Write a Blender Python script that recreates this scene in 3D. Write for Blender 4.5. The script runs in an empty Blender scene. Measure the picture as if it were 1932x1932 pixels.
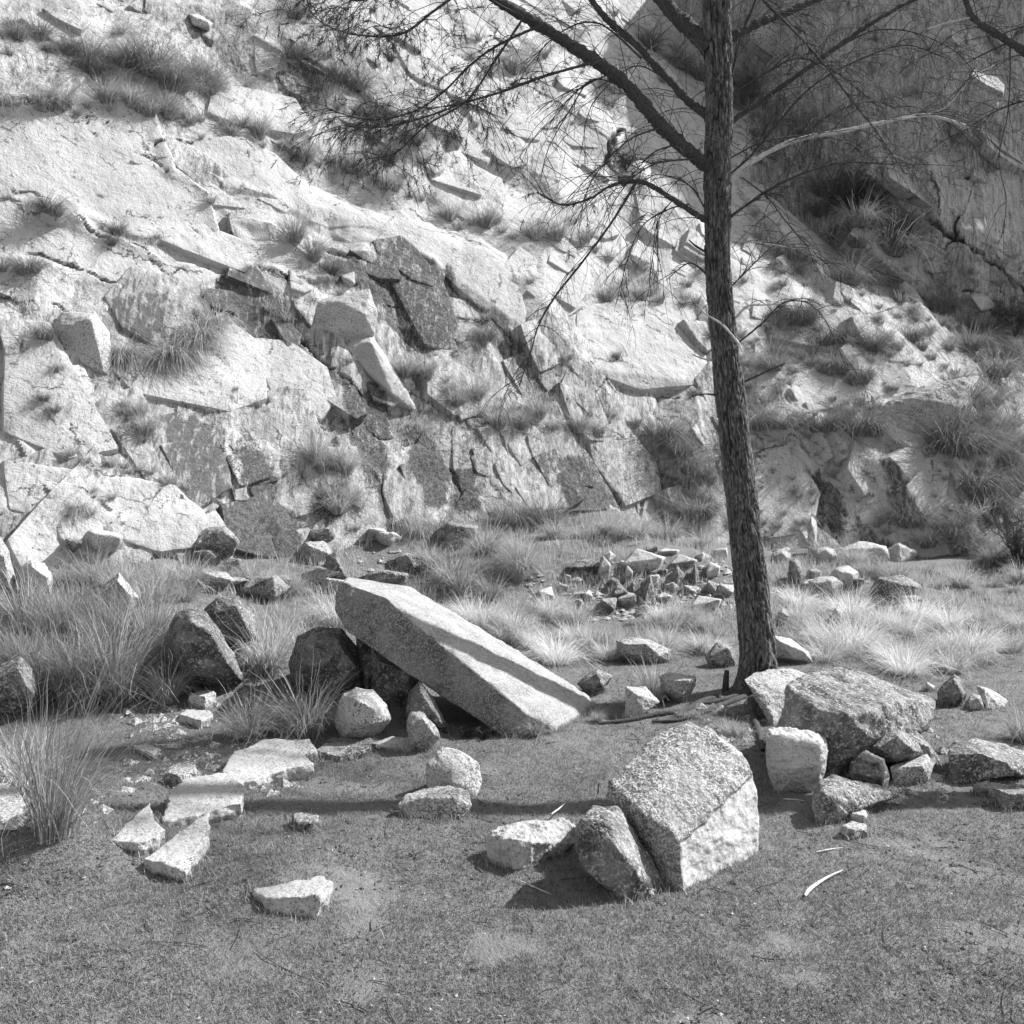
import bpy, bmesh, math, random
import numpy as np
from mathutils import Vector, Matrix

# ------------------------------------------------------------------ camera, world, sun, exposure
scene = bpy.context.scene
COL = scene.collection
CAM_Z = 2.0
PITCH = math.radians(4.0)
TH = 18.0 / 35.0                      # tan of half the field of view

cam_data = bpy.data.cameras.new('camera')
cam_data.lens = 35.0; cam_data.sensor_width = 36.0
cam_data.clip_start = 0.05; cam_data.clip_end = 500
cam = bpy.data.objects.new('camera', cam_data); COL.objects.link(cam)
cam.location = (0, 0, CAM_Z); cam.rotation_euler = (math.radians(90) - PITCH, 0, 0)
scene.camera = cam

SUN_AZ = math.radians(18.0)           # measured from +x (right) towards +y (away from the camera)
SUN_EL = math.radians(44.0)
SUN_DIR = Vector((math.cos(SUN_EL)*math.cos(SUN_AZ), math.cos(SUN_EL)*math.sin(SUN_AZ), math.sin(SUN_EL)))
sd = bpy.data.lights.new('sun', 'SUN'); sd.energy = 4.8; sd.angle = math.radians(0.8); sd.color = (1, 1, 1)
sun = bpy.data.objects.new('sun', sd); COL.objects.link(sun)
sun.rotation_euler = SUN_DIR.to_track_quat('Z', 'Y').to_euler()
sun.location = (20, 4, 20)

world = bpy.data.worlds.new('World'); scene.world = world; world.use_nodes = True
wn = world.node_tree; wn.nodes.clear()
sky = wn.nodes.new('ShaderNodeTexSky'); sky.sky_type = 'NISHITA'; sky.sun_disc = False
sky.sun_elevation = SUN_EL; sky.sun_rotation = math.pi/2 - SUN_AZ
bw = wn.nodes.new('ShaderNodeRGBToBW'); bg = wn.nodes.new('ShaderNodeBackground'); wo = wn.nodes.new('ShaderNodeOutputWorld')
bg.inputs['Strength'].default_value = 0.13
wn.links.new(sky.outputs[0], bw.inputs[0]); wn.links.new(bw.outputs[0], bg.inputs[0]); wn.links.new(bg.outputs[0], wo.inputs[0])
scene.view_settings.view_transform = 'Standard'
try: scene.view_settings.look = 'None'
except Exception: pass
scene.view_settings.exposure = 0.97; scene.view_settings.gamma = 1.0
scene.view_settings.use_curve_mapping = False
scene.render.resolution_x = 1024; scene.render.resolution_y = 1024

# ------------------------------------------------------------------ picture <-> world helpers (photo measured on a 1932 grid)
CP, SP = math.cos(PITCH), math.sin(PITCH)
def at(px, py, Y):
    a = (px/966 - 1)*TH; b = (1 - py/966)*TH
    dy = CP + b*SP; dz = -SP + b*CP
    t = Y/dy
    return Vector((a*t, Y, CAM_Z + dz*t))
def proj(P):
    x, y, z = P[..., 0], P[..., 1], P[..., 2] - CAM_Z
    d = y*CP - z*SP; u = y*SP + z*CP
    return (x/d/TH + 1)*966, (1 - u/d/TH)*966, d

# ------------------------------------------------------------------ numpy noise
_rs = np.random.RandomState(7)
_perm = _rs.permutation(256).astype(np.int64); _perm = np.concatenate([_perm, _perm, _perm])
_grad = _rs.normal(size=(256, 3)); _grad /= np.linalg.norm(_grad, axis=1)[:, None]
_rnd = _rs.rand(256, 4)
def _h(i, j, k):
    return _perm[_perm[_perm[i & 255] + (j & 255)] + (k & 255)]
def pn(P):
    P = np.asarray(P, dtype=np.float64); I = np.floor(P).astype(np.int64); F = P - I
    U = F*F*F*(F*(F*6 - 15) + 10); r = 0
    for a in (0, 1):
        wa = U[:, 0] if a else 1 - U[:, 0]
        for b in (0, 1):
            wb = U[:, 1] if b else 1 - U[:, 1]
            for c in (0, 1):
                wc = U[:, 2] if c else 1 - U[:, 2]
                g = _grad[_h(I[:, 0]+a, I[:, 1]+b, I[:, 2]+c)]
                r = r + wa*wb*wc*((F[:, 0]-a)*g[:, 0] + (F[:, 1]-b)*g[:, 1] + (F[:, 2]-c)*g[:, 2])
    return r*1.5
def fbm(P, o=4, gain=0.5, lac=2.03):
    r = 0; a = 1.0; P = np.array(P, dtype=np.float64)
    for i in range(o):
        r = r + a*pn(P + 17.3*i); P = P*lac; a *= gain
    return r
def ridged(P, o=4, gain=0.5):
    r = 0; a = 1.0; P = np.array(P, dtype=np.float64)
    for i in range(o):
        r = r + a*(1 - 2*np.abs(pn(P + 9.1*i))); P = P*2.1; a *= gain
    return r
def worley2(P2, seed=0, jit=0.9):
    """2-D: F1, F2, random values of the nearest cell, offset to its centre"""
    I = np.floor(P2).astype(np.int64); F = P2 - I; n = len(P2)
    f1 = np.full(n, 9.); f2 = np.full(n, 9.); idx = np.zeros(n, dtype=np.int64); off = np.zeros((n, 2))
    for a in (-1, 0, 1):
        for b in (-1, 0, 1):
            h = _h(I[:, 0]+a, I[:, 1]+b, np.full(n, seed, dtype=np.int64))
            dx = a + 0.5 + jit*(_rnd[h, 0]-.5) - F[:, 0]; dy = b + 0.5 + jit*(_rnd[h, 1]-.5) - F[:, 1]
            d = np.sqrt(dx*dx + dy*dy)
            near = d < f1
            f2 = np.where(near, f1, np.minimum(f2, d))
            idx = np.where(near, h, idx)
            off[near, 0] = -dx[near]; off[near, 1] = -dy[near]
            f1 = np.where(near, d, f1)
    return f1, f2, _rnd[(idx*7 + 3) & 255], off
def facet(P2, seed=0):
    """continuous, piecewise flat noise in [-1, 1]: planes meeting in sharp edges"""
    I = np.floor(P2).astype(np.int64); F = P2 - I; z_ = np.full(len(P2), seed, dtype=np.int64)
    h = lambda a, b: _rnd[_h(I[:, 0]+a, I[:, 1]+b, z_), 0]*2-1
    h00, h10, h01, h11 = h(0, 0), h(1, 0), h(0, 1), h(1, 1); u, v = F[:, 0], F[:, 1]
    return np.where(u+v < 1, h00 + u*(h10-h00) + v*(h01-h00), h11 + (1-u)*(h01-h11) + (1-v)*(h10-h11))
def sstep(x): x = np.clip(x, 0, 1); return x*x*(3 - 2*x)

# ------------------------------------------------------------------ mesh helpers
def mk_mesh(name, V, F, smooth=True):
    """V (n,3), F (m,k) equal-sized polygons, or a list of such arrays"""
    me = bpy.data.meshes.new(name); V = np.asarray(V, dtype=np.float32)
    Fs = F if isinstance(F, list) else [F]
    me.vertices.add(len(V)); me.vertices.foreach_set('co', V.ravel())
    loops = np.concatenate([np.asarray(f).ravel() for f in Fs]).astype(np.int32)
    tot = np.concatenate([np.full(len(f), np.asarray(f).shape[1], dtype=np.int32) for f in Fs])
    st = np.concatenate([[0], np.cumsum(tot)[:-1]]).astype(np.int32)
    me.loops.add(len(loops)); me.loops.foreach_set('vertex_index', loops)
    me.polygons.add(len(tot)); me.polygons.foreach_set('loop_start', st)
    try: me.polygons.foreach_set('loop_total', tot)
    except Exception: pass
    me.polygons.foreach_set('use_smooth', np.full(len(tot), smooth, dtype=bool))
    me.update(calc_edges=True); me.validate()
    return me
def attr(me, name, vals):
    a = me.attributes.new(name, 'FLOAT', 'POINT'); a.data.foreach_set('value', np.asarray(vals, dtype=np.float32))
def tag(o, label=None, cat=None, group=None, kind=None):
    if label: o['label'] = label
    if cat: o['category'] = cat
    if group: o['group'] = group
    if kind: o['kind'] = kind
    return o
def ob(name, me, mat=None, parent=None, loc=None):
    o = bpy.data.objects.new(name, me); COL.objects.link(o)
    if mat is not None and me is not None and not me.materials: me.materials.append(mat)
    if parent is not None: o.parent = parent
    if loc is not None: o.location = loc
    return o
def grid_faces(nu, nv):
    i = np.arange(nu*nv).reshape(nv, nu)
    return np.stack([i[:-1, :-1], i[:-1, 1:], i[1:, 1:], i[1:, :-1]], -1).reshape(-1, 4)

# ------------------------------------------------------------------ materials (all neutral: the photograph is monochrome)
def g(v): return (v, v, v, 1)
class MatB:
    def __init__(s, name, rough=0.9):
        s.m = bpy.data.materials.new(name); s.m.use_nodes = True; s.t = s.m.node_tree; s.N = s.t.nodes; s.L = s.t.links
        s.b = s.N['Principled BSDF']; s.b.inputs['Roughness'].default_value = rough
        s.b.inputs['Specular IOR Level'].default_value = 0.2
        s.co = s.N.new('ShaderNodeTexCoord').outputs['Object']
    def noise(s, scale, detail=4, rough=0.55, co=None, dist=0.0):
        n = s.N.new('ShaderNodeTexNoise'); n.inputs['Scale'].default_value = scale; n.inputs['Detail'].default_value = detail
        n.inputs['Roughness'].default_value = rough; n.inputs['Distortion'].default_value = dist
        s.L.new(co or s.co, n.inputs['Vector']); return n.outputs['Fac']
    def vor(s, scale, co=None, feat='F1', out='Distance'):
        n = s.N.new('ShaderNodeTexVoronoi'); n.inputs['Scale'].default_value = scale; n.feature = feat
        s.L.new(co or s.co, n.inputs['Vector']); return n.outputs[out]
    def ramp(s, x, pts):
        r = s.N.new('ShaderNodeMapRange'); r.inputs['From Min'].default_value = pts[0]; r.inputs['From Max'].default_value = pts[1]
        r.inputs['To Min'].default_value = pts[2]; r.inputs['To Max'].default_value = pts[3]; r.clamp = True
        s.L.new(x, r.inputs['Value']); return r.outputs[0]
    def math(s, op, a, b=None, c=None):
        n = s.N.new('ShaderNodeMath'); n.operation = op
        for i, v in enumerate((a, b, c)):
            if v is None: continue
            if isinstance(v, (int, float)): n.inputs[i].default_value = v
            else: s.L.new(v, n.inputs[i])
        return n.outputs[0]
    def mix(s, f, a, b):
        n = s.N.new('ShaderNodeMix'); n.data_type = 'FLOAT'
        for k, v in ((0, f), (2, a), (3, b)):
            if isinstance(v, (int, float)): n.inputs[k].default_value = v
            else: s.L.new(v, n.inputs[k])
        return n.outputs[0]
    def at(s, name):
        n = s.N.new('ShaderNodeAttribute'); n.attribute_name = name; return n.outputs['Fac']
    def scaled(s, v):
        n = s.N.new('ShaderNodeMapping'); n.inputs['Scale'].default_value = v; s.L.new(s.co, n.inputs['Vector']); return n.outputs[0]
    def col(s, v):
        s.L.new(v, s.b.inputs['Base Color']); return s
    def bump(s, h, dist, st=1.0, prev=None):
        n = s.N.new('ShaderNodeBump'); n.inputs['Distance'].default_value = dist; n.inputs['Strength'].default_value = st
        s.L.new(h, n.inputs['Height'])
        if prev is not None: s.L.new(prev, n.inputs['Normal'])
        s.L.new(n.outputs[0], s.b.inputs['Normal']); return n.outputs[0]

def granite(name, base, speck, amount, grain=1.0, lichen=0.0, bump=0.012, fk=.38, fb=1.12):
    """speckled granite: pale ground, dark grains, optional lichen blotches"""
    M = MatB(name)
    n1 = M.noise(85/grain, 2, 0.7); n2 = M.noise(34/grain, 3, 0.7); n3 = M.noise(5.5, 4, 0.6); n4 = M.noise(1.7, 3, 0.5)
    e = 0.56 - amount*0.16
    m1 = M.ramp(n1, (e, e+0.07, 0, 1)); m2 = M.ramp(n2, (e+0.02, e+0.10, 0, 0.9))
    dens = M.ramp(n3, (0.34, 0.62, 0.45, 1.0))
    m = M.math('MULTIPLY', M.math('MAXIMUM', m1, m2), dens)
    c0 = M.mix(M.ramp(n4, (0.3, 0.7, 0, 1)), base*0.82, min(base*1.12, 0.82))
    fr = M.at('fresh_lit')
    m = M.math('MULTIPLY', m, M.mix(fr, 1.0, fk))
    c0 = M.mix(fr, c0, base*fb)  # masked faces get a lighter colour, partly standing in for sunlight
    c = M.mix(m, c0, speck)
    if lichen > 0:
        l = M.ramp(M.noise(9, 6, 0.75, dist=0.4), (0.56-lichen*0.14, 0.66-lichen*0.1, 0, 1))
        l2 = M.math('MULTIPLY', l, M.ramp(M.noise(60, 3, 0.7), (0.40, 0.55, 0.25, 1)))
        c = M.mix(l2, c, 0.045)
    M.col(c)
    h = M.math('ADD', M.math('MULTIPLY', n2, 0.8), M.math('MULTIPLY', M.noise(10, 3, 0.5), 0.9))
    M.bump(M.math('MULTIPLY', h, M.mix(fr, 1.0, 0.4)), bump*1.5)
    return M.m
MAT = {}
MAT['granite'] = granite('granite', 0.42, 0.07, 0.42)
MAT['granite_rough'] = granite('granite_rough', 0.40, 0.06, 0.75, 1.25, 0.2, 0.02)
MAT['granite_clean'] = granite('granite_clean', 0.45, 0.10, 0.2, 1.0)
MAT['granite_white'] = granite('granite_white', 0.41, 0.14, 0.0, 1.0, 0, 0.008)
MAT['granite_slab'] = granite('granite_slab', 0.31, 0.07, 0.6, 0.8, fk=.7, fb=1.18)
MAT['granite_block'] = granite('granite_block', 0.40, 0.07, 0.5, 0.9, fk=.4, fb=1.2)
MAT['granite_dark'] = granite('granite_dark', 0.36, 0.05, 0.8, 1.3, 0.5, 0.02)

def cliff_mat():
    M = MatB('cliff_rock')
    st = M.at('stain'); sp = M.at('speck'); cr = M.at('crack')
    n1 = M.noise(42, 3, 0.75); n2 = M.noise(17, 4, 0.7); n3 = M.noise(2.2, 5, 0.6)
    streak = M.noise(2.6, 6, 0.7, M.scaled((5.5, 2.0, 0.75)), 0.6)
    fine = M.noise(3.0, 7, 0.75, M.scaled((13, 5, 1.1)), 0.3)
    base = M.mix(M.ramp(n3, (0.35, 0.65, 0, 1)), 0.35, 0.45)
    grain = M.ramp(n1, (0.58, 0.66, 0, 1))
    base = M.mix(M.math('MULTIPLY', grain, 0.5), base, 0.14)
    # crisp water stains inside the stained areas
    lev = M.math('ADD', M.math('MULTIPLY', st, 0.74), M.math('ADD', M.math('MULTIPLY', M.math('SUBTRACT', streak, 0.5), 1.5), M.math('MULTIPLY', M.math('SUBTRACT', fine, 0.5), 0.7)))
    s1 = M.ramp(lev, (0.20, 0.34, 0, 0.62)); s2 = M.ramp(lev, (0.42, 0.52, 0, 0.8))
    c = M.mix(s1, base, 0.17); c = M.mix(s2, c, 0.07)
    spk = M.math('MULTIPLY', M.ramp(M.math('ADD', n1, M.math('MULTIPLY', M.math('SUBTRACT', n2, 0.5), 0.9)), (0.47, 0.55, 0, 1)), sp)
    c = M.mix(spk, c, 0.035)
    bc = M.N.new('ShaderNodeCombineXYZ'); M.L.new(M.math('MULTIPLY', M.at('bed_s'), 1.0), bc.inputs[0]); M.L.new(M.math('MULTIPLY', M.at('bed_t'), 3.2), bc.inputs[1])
    dash = M.noise(2.4, 6, 0.8, bc.outputs[0], 0.8)
    c = M.mix(M.math('MULTIPLY', M.ramp(dash, (0.60, 0.64, 0, 0.85)), M.ramp(M.noise(0.8, 3, 0.6), (0.42, 0.6, 0, 1))), c, 0.07)
    cx = M.N.new('ShaderNodeCombineXYZ'); M.L.new(M.at('bed_s'), cx.inputs[0]); M.L.new(M.at('bed_t'), cx.inputs[1])
    nz = M.N.new('ShaderNodeTexNoise'); nz.inputs['Scale'].default_value = 2.2; nz.inputs['Detail'].default_value = 5; nz.inputs['Roughness'].default_value = .65; M.L.new(M.co, nz.inputs['Vector'])
    vm = M.N.new('ShaderNodeVectorMath'); vm.operation = 'MULTIPLY_ADD'; M.L.new(nz.outputs['Color'], vm.inputs[0]); vm.inputs[1].default_value = (.9, .9, 0); M.L.new(cx.outputs[0], vm.inputs[2])
    gate = M.noise(1.5, 3, 0.6)
    for sc_, w_, lo in ((0.62, .010, .50), (1.7, .012, .53), (4.2, .022, .56)):
        ed = M.vor(sc_, vm.outputs[0], 'DISTANCE_TO_EDGE')
        ln = M.math('MULTIPLY', M.ramp(ed, (w_*.4, w_*1.4, 1, 0)), M.ramp(M.noise(1.1+sc_, 3, 0.6), (lo, lo+.06, 0, .85)))
        c = M.mix(ln, c, 0.05)
    c = M.mix(cr, c, 0.035)
    M.col(c)
    h = M.math('ADD', M.math('MULTIPLY', n1, 0.35), M.math('MULTIPLY', n2, 1.0))
    b = M.bump(h, 0.018)
    b2 = M.bump(M.noise(5.0, 5, 0.6), 0.03, 0.7, b)
    return M.m
MAT['cliff'] = cliff_mat()

def ground_mat():
    M = MatB('turf_ground', 0.95)
    n1 = M.noise(45, 4, 0.75); n2 = M.noise(6, 5, 0.65); n3 = M.noise(0.9, 4, 0.55); n4 = M.noise(120, 2, 0.7)
    c = M.mix(M.ramp(n3, (0.35, 0.65, 0, 1)), 0.16, 0.20)
    c = M.mix(M.ramp(n2, (0.52, 0.68, 0, 0.7)), c, 0.075)
    c = M.mix(M.ramp(n1, (0.54, 0.66, 0, 0.45)), c, 0.06)
    c = M.mix(M.ramp(n4, (0.62, 0.70, 0, 0.8)), c, 0.34)
    M.col(c)
    M.bump(M.math('ADD', M.math('MULTIPLY', n1, 0.7), n2), 0.035)
    return M.m
MAT['ground'] = ground_mat()

def leaf_mat(name, v, var=0.35, trans=0.25):
    M = MatB(name, 0.8)
    t = M.at('shade')
    r = M.N.new('ShaderNodeObjectInfo').outputs['Random']
    c = M.math('MULTIPLY', M.mix(t, v*(1-var), v*(1+var)), M.ramp(r, (0, 1, 0.82, 1.15)))
    M.col(c)
    tr = M.N.new('ShaderNodeBsdfTranslucent'); M.L.new(c, tr.inputs['Color'])
    mx = M.N.new('ShaderNodeMixShader'); mx.inputs[0].default_value = trans
    out = M.N['Material Output']
    M.L.new(M.b.outputs[0], mx.inputs[1]); M.L.new(tr.outputs[0], mx.inputs[2]); M.L.new(mx.outputs[0], out.inputs['Surface'])
    return M.m
MAT['grass_pale'] = leaf_mat('dry_grass', 0.62, .35, .35)
MAT['grass_mid'] = leaf_mat('tussock_grass', 0.40, .4, .35)
MAT['grass_tall'] = leaf_mat('tall_grass', 0.27, .45, .3)
MAT['grass_dark'] = leaf_mat('dark_grass', 0.23)
MAT['grass_ledge'] = leaf_mat('ledge_grass', 0.34, .45)
MAT['turf'] = leaf_mat('short_turf', 0.275, 0.25)
MAT['needle'] = leaf_mat('pine_needles', 0.06, 0.3, 0.1)
MAT['shrub'] = leaf_mat('shrub_leaves', 0.07, 0.4, 0.2)

def bark_mat():
    M = MatB('pine_bark', 0.9)
    f = M.at('fissure')
    n = M.noise(60, 4, 0.7, M.scaled((1, 1, 0.35))); n2 = M.noise(3, 3, 0.6)
    c = M.mix(M.ramp(n, (0.35, 0.65, 0, 1)), 0.055, 0.22)
    c = M.mix(f, 0.010, c)
    M.col(c); M.bump(n, 0.012)
    return M.m
MAT['bark'] = bark_mat()
def branch_mat(name, a, b):
    M = MatB(name, 0.9); n = M.noise(70, 3, 0.7); M.col(M.mix(M.ramp(n, (0.35, 0.65, 0, 1)), a, b)); M.bump(n, 0.006); return M.m
MAT['branch'] = branch_mat('branch_bark', 0.035, 0.085)
MAT['deadwood_lit'] = branch_mat('bleached_lit_wood', 0.36, 0.6)  # bleached wood, colour raised further so one bough looks sunlit
MAT['twig'] = branch_mat('twig_bark', 0.035, 0.07)
MAT['litter'] = branch_mat('litter', 0.04, 0.16)
MAT['pebble'] = branch_mat('pebble', 0.2, 0.42)

# ------------------------------------------------------------------ ground
def smooth1(x): x = max(0., min(1., x)); return x*x*(3-2*x)
_mounds = [(-2.15, 4.6, .40, .28), (-1.15, 4.25, .28, .10), (-.2, 3.6, .3, -.035), (-0.6, 4.9, .35, .04), (.9, 3.5, .5, .035), (-1.1, 4.45, .42, .05), (1.95, 7.9, .7, .10), (-2.6, 8.6, 1.2, .22), (-3.6, 3.3, .8, -.05),
           (1.9, 3.7, .6, .03), (2.6, 4.6, .5, .03), (-4.4, 7.6, 1.3, .15), (0.2, 5.6, .7, -.03)]
def ground_z(x, y):
    x = np.asarray(x, dtype=float); y = np.asarray(y, dtype=float)
    z = 0.98*sstep((y-9.3)/4.6)*(1-.62*sstep((x-1.2)/3)) + 0.55*sstep((-x-1.2)/3.2)*sstep((y-6.6)/4.0) - 0.10*sstep((x-2)/4)*sstep((y-8)/4)
    for mx, my, r, h in _mounds: z = z + h*np.exp(-((x-mx)**2 + (y-my)**2)/(r*r))
    sh = x.shape; Q = np.stack([x.ravel(), y.ravel(), np.zeros(x.size)], 1)
    z = z + (sstep((y.ravel()-9.3)/3)*.16*fbm(Q*.55+40, 3)).reshape(sh) + 0.35*sstep((y-11.5)/3)*sstep((-x)/4)
    z = z + (0.035*fbm(Q*0.9, 3) + 0.010*fbm(Q*4.1, 2)).reshape(sh)
    return z
def gz(x, y): return float(ground_z(np.array([x]), np.array([y]))[0])
def G(px, py):
    """point where the sight line through a photo point meets the ground"""
    a = (px/966 - 1)*TH; b = (1 - py/966)*TH
    d = Vector((a, CP + b*SP, -SP + b*CP)); d /= d.y
    Y = np.linspace(2.2, 20, 900); z = CAM_Z + d.z*Y; gg = ground_z(d.x*Y, Y)
    k = np.argmax(z < gg)
    if k == 0: k = 899
    return Vector((d.x*Y[k], Y[k], float(gg[k])))

def axis(segs):
    out = []
    for a, b, st in segs: out.append(np.arange(a, b, st))
    return np.concatenate(out + [[segs[-1][1]]])
gx = axis([(-60, -20, 4), (-20, -8, .6), (-8, -4, .1), (-4, 4, .025), (4, 8, .08), (8, 20, .6), (20, 60, 4)])
gy = axis([(-30, -2, 3), (-2, 2.6, .3), (2.6, 8, .025), (8, 16, .06), (16, 30, 1), (30, 60, 5)])
X, Y = np.meshgrid(gx, gy); Z = ground_z(X, Y)
Q = np.stack([X.ravel(), Y.ravel(), np.zeros(X.size)], 1)
Z = Z + (0.007*fbm(Q*13, 3) + 0.004*np.maximum(0, pn(Q*38))).reshape(X.shape)
gm = mk_mesh('ground', np.stack([X.ravel(), Y.ravel(), Z.ravel()], 1), grid_faces(len(gx), len(gy)))
tag(ob('ground', gm, MAT['ground']), kind='structure')

# ------------------------------------------------------------------ cliff
def poly_sdf(px, py, poly):
    """signed distance, positive inside"""
    P = np.array(poly, float); n = len(P); d = np.full(len(px), 1e9); ins = np.zeros(len(px), bool)
    for i in range(n):
        a = P[i]; b = P[(i+1) % n]; e = b-a
        wx, wy = px-a[0], py-a[1]; t = np.clip((wx*e[0]+wy*e[1])/(e@e+1e-9), 0, 1)
        d = np.minimum(d, (wx-t*e[0])**2 + (wy-t*e[1])**2)
        c = ((a[1] > py) != (b[1] > py)) & (px < (b[0]-a[0])*(py-a[1])/(b[1]-a[1]+1e-12)+a[0])
        ins ^= c
    d = np.sqrt(d); return np.where(ins, d, -d)
def line_dist(px, py, pl):
    P = np.array(pl, float); d = np.full(len(px), 1e9); wd = np.zeros(len(px))
    for i in range(len(P)-1):
        a = P[i, :2]; b = P[i+1, :2]; e = b-a
        wx, wy = px-a[0], py-a[1]; t = np.clip((wx*e[0]+wy*e[1])/(e@e+1e-9), 0, 1)
        dd = np.sqrt((wx-t*e[0])**2 + (wy-t*e[1])**2)
        d = np.minimum(d, dd)
    return d
# blocks that stand proud of (or are sunk in) the face: outline, height in m, slope across x, slope across y (m per 100 px)
BLOCKS = [
 ([(-40,200),(80,190),(170,180),(285,205),(312,280),(330,320),(400,360),(425,440),(300,450),(210,430),(120,400),(-40,340)], .22, .05, -.04),
 ([(-40,345),(120,405),(215,440),(330,480),(440,500),(300,560),(150,520),(-40,470)], .10, .03, -.05),
 ([(330,260),(460,250),(560,300),(700,370),(840,410),(960,470),(1010,540),(880,520),(700,440),(560,380),(420,350)], .25, .02, -.09),
 ([(430,400),(530,420),(600,480),(640,520),(560,530),(470,490)], .12, .03, -.05),
 ([(400,150),(560,180),(590,240),(560,262),(440,235),(380,210)], .25, -.02, .10),
 ([(470,-20),(540,-20),(545,60),(520,150),(480,140)], .30, .15, 0),
 ([(0,60),(130,105),(190,130),(120,180),(0,150)], .12, 0, -.06),
 ([(720,60),(800,75),(900,130),(1010,200),(1060,240),(1000,250),(880,190),(770,140)], .28, .05, -.10),
 ([(870,190),(960,210),(1040,260),(1000,300),(900,250)], .14, .05, -.06),
 ([(300,240),(400,290),(440,330),(400,360),(330,310)], -.10, 0, 0),
 ([(700,450),(760,440),(830,500),(870,620),(860,660),(800,660),(770,600),(720,520)], .20, -.12, .05),
 ([(790,470),(900,480),(980,540),(1010,640),(960,640),(880,560)], .16, .06, .02),
 ([(240,500),(330,520),(400,570),(410,640),(300,660),(220,620),(190,560)], .20, -.03, .05),
 ([(-40,590),(90,600),(100,700),(200,800),(230,860),(120,880),(-40,820)], .32, .05, .03),
 ([(200,690),(320,640),(440,610),(500,650),(510,760),(430,780),(330,760),(250,740)], .26, .04, .02),
 ([(470,630),(540,640),(620,700),(640,760),(610,800),(520,770),(490,700)], .30, .06, .0),
 ([(280,780),(350,770),(420,820),(440,920),(380,960),(300,930),(250,860)], .22, -.03, .06),
 ([(-40,860),(90,890),(200,910),(330,920),(400,970),(410,1040),(300,1050),(150,1000),(-40,960)], .42, .05, .03),
 ([(410,950),(480,935),(560,950),(560,1000),(570,1050),(500,1060),(420,1040)], .30, -.10, .08),
 ([(720,850),(790,830),(840,870),(850,960),(830,1000),(740,990),(715,930)], .35, .05, .08),
 ([(850,800),(960,810),(1050,870),(1080,960),(960,980),(880,960),(850,880)], .30, .08, .04),
 ([(1000,860),(1090,830),(1170,920),(1180,960),(1060,970)], .22, -.05, .04),
 ([(1100,810),(1170,790),(1240,880),(1245,930),(1180,960),(1120,880)], .35, .07, .03),
 ([(1080,570),(1200,560),(1330,560),(1340,730),(1200,740),(1080,690)], .22, .03, .03),
 ([(1180,240),(1300,240),(1320,300),(1300,380),(1200,410),(1190,340)], .20, .04, -.03),
 ([(1240,780),(1330,770),(1350,900),(1300,900)], .25, .0, .03),
 ([(1400,840),(1500,850),(1540,930),(1530,1010),(1420,1020)], .35, .08, .04),
 ([(1640,760),(1720,730),(1830,710),(1840,760),(1800,850),(1700,850),(1650,810)], .45, .06, .03),
 ([(1560,860),(1700,850),(1790,880),(1780,980),(1700,1060),(1600,1040),(1540,960)], .30, .05, .05),
 ([(1420,700),(1520,680),(1650,700),(1640,760),(1500,780),(1420,760)], .22, .02, .02),
 ([(1440,560),(1560,570),(1640,640),(1560,660),(1450,640)], .22, .02, -.03),
 ([(1370,330),(1420,345),(1560,470),(1700,580),(1640,600),(1500,480)], .35, .03, -.08),
 ([(1700,1000),(1810,980),(1820,1060),(1760,1100),(1700,1080)], .25, .03, .02),
 ([(560,1010),(640,1000),(700,1040),(690,1090),(600,1090)], .25, .03, .03),
 # far shaded wall
 ([(1670,365),(1745,345),(1800,335),(1835,340),(1820,400),(1790,430),(1700,400)], .35, .0, .0),
 ([(1840,330),(1960,300),(1960,500),(1850,460),(1810,420)], .45, .0, .0),
 ([(1640,420),(1780,450),(1860,500),(1760,520),(1650,480)], .25, .0, .0),
 ([(1890,200),(1960,180),(1960,300),(1880,320)], .3, .0, .0),
]
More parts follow.
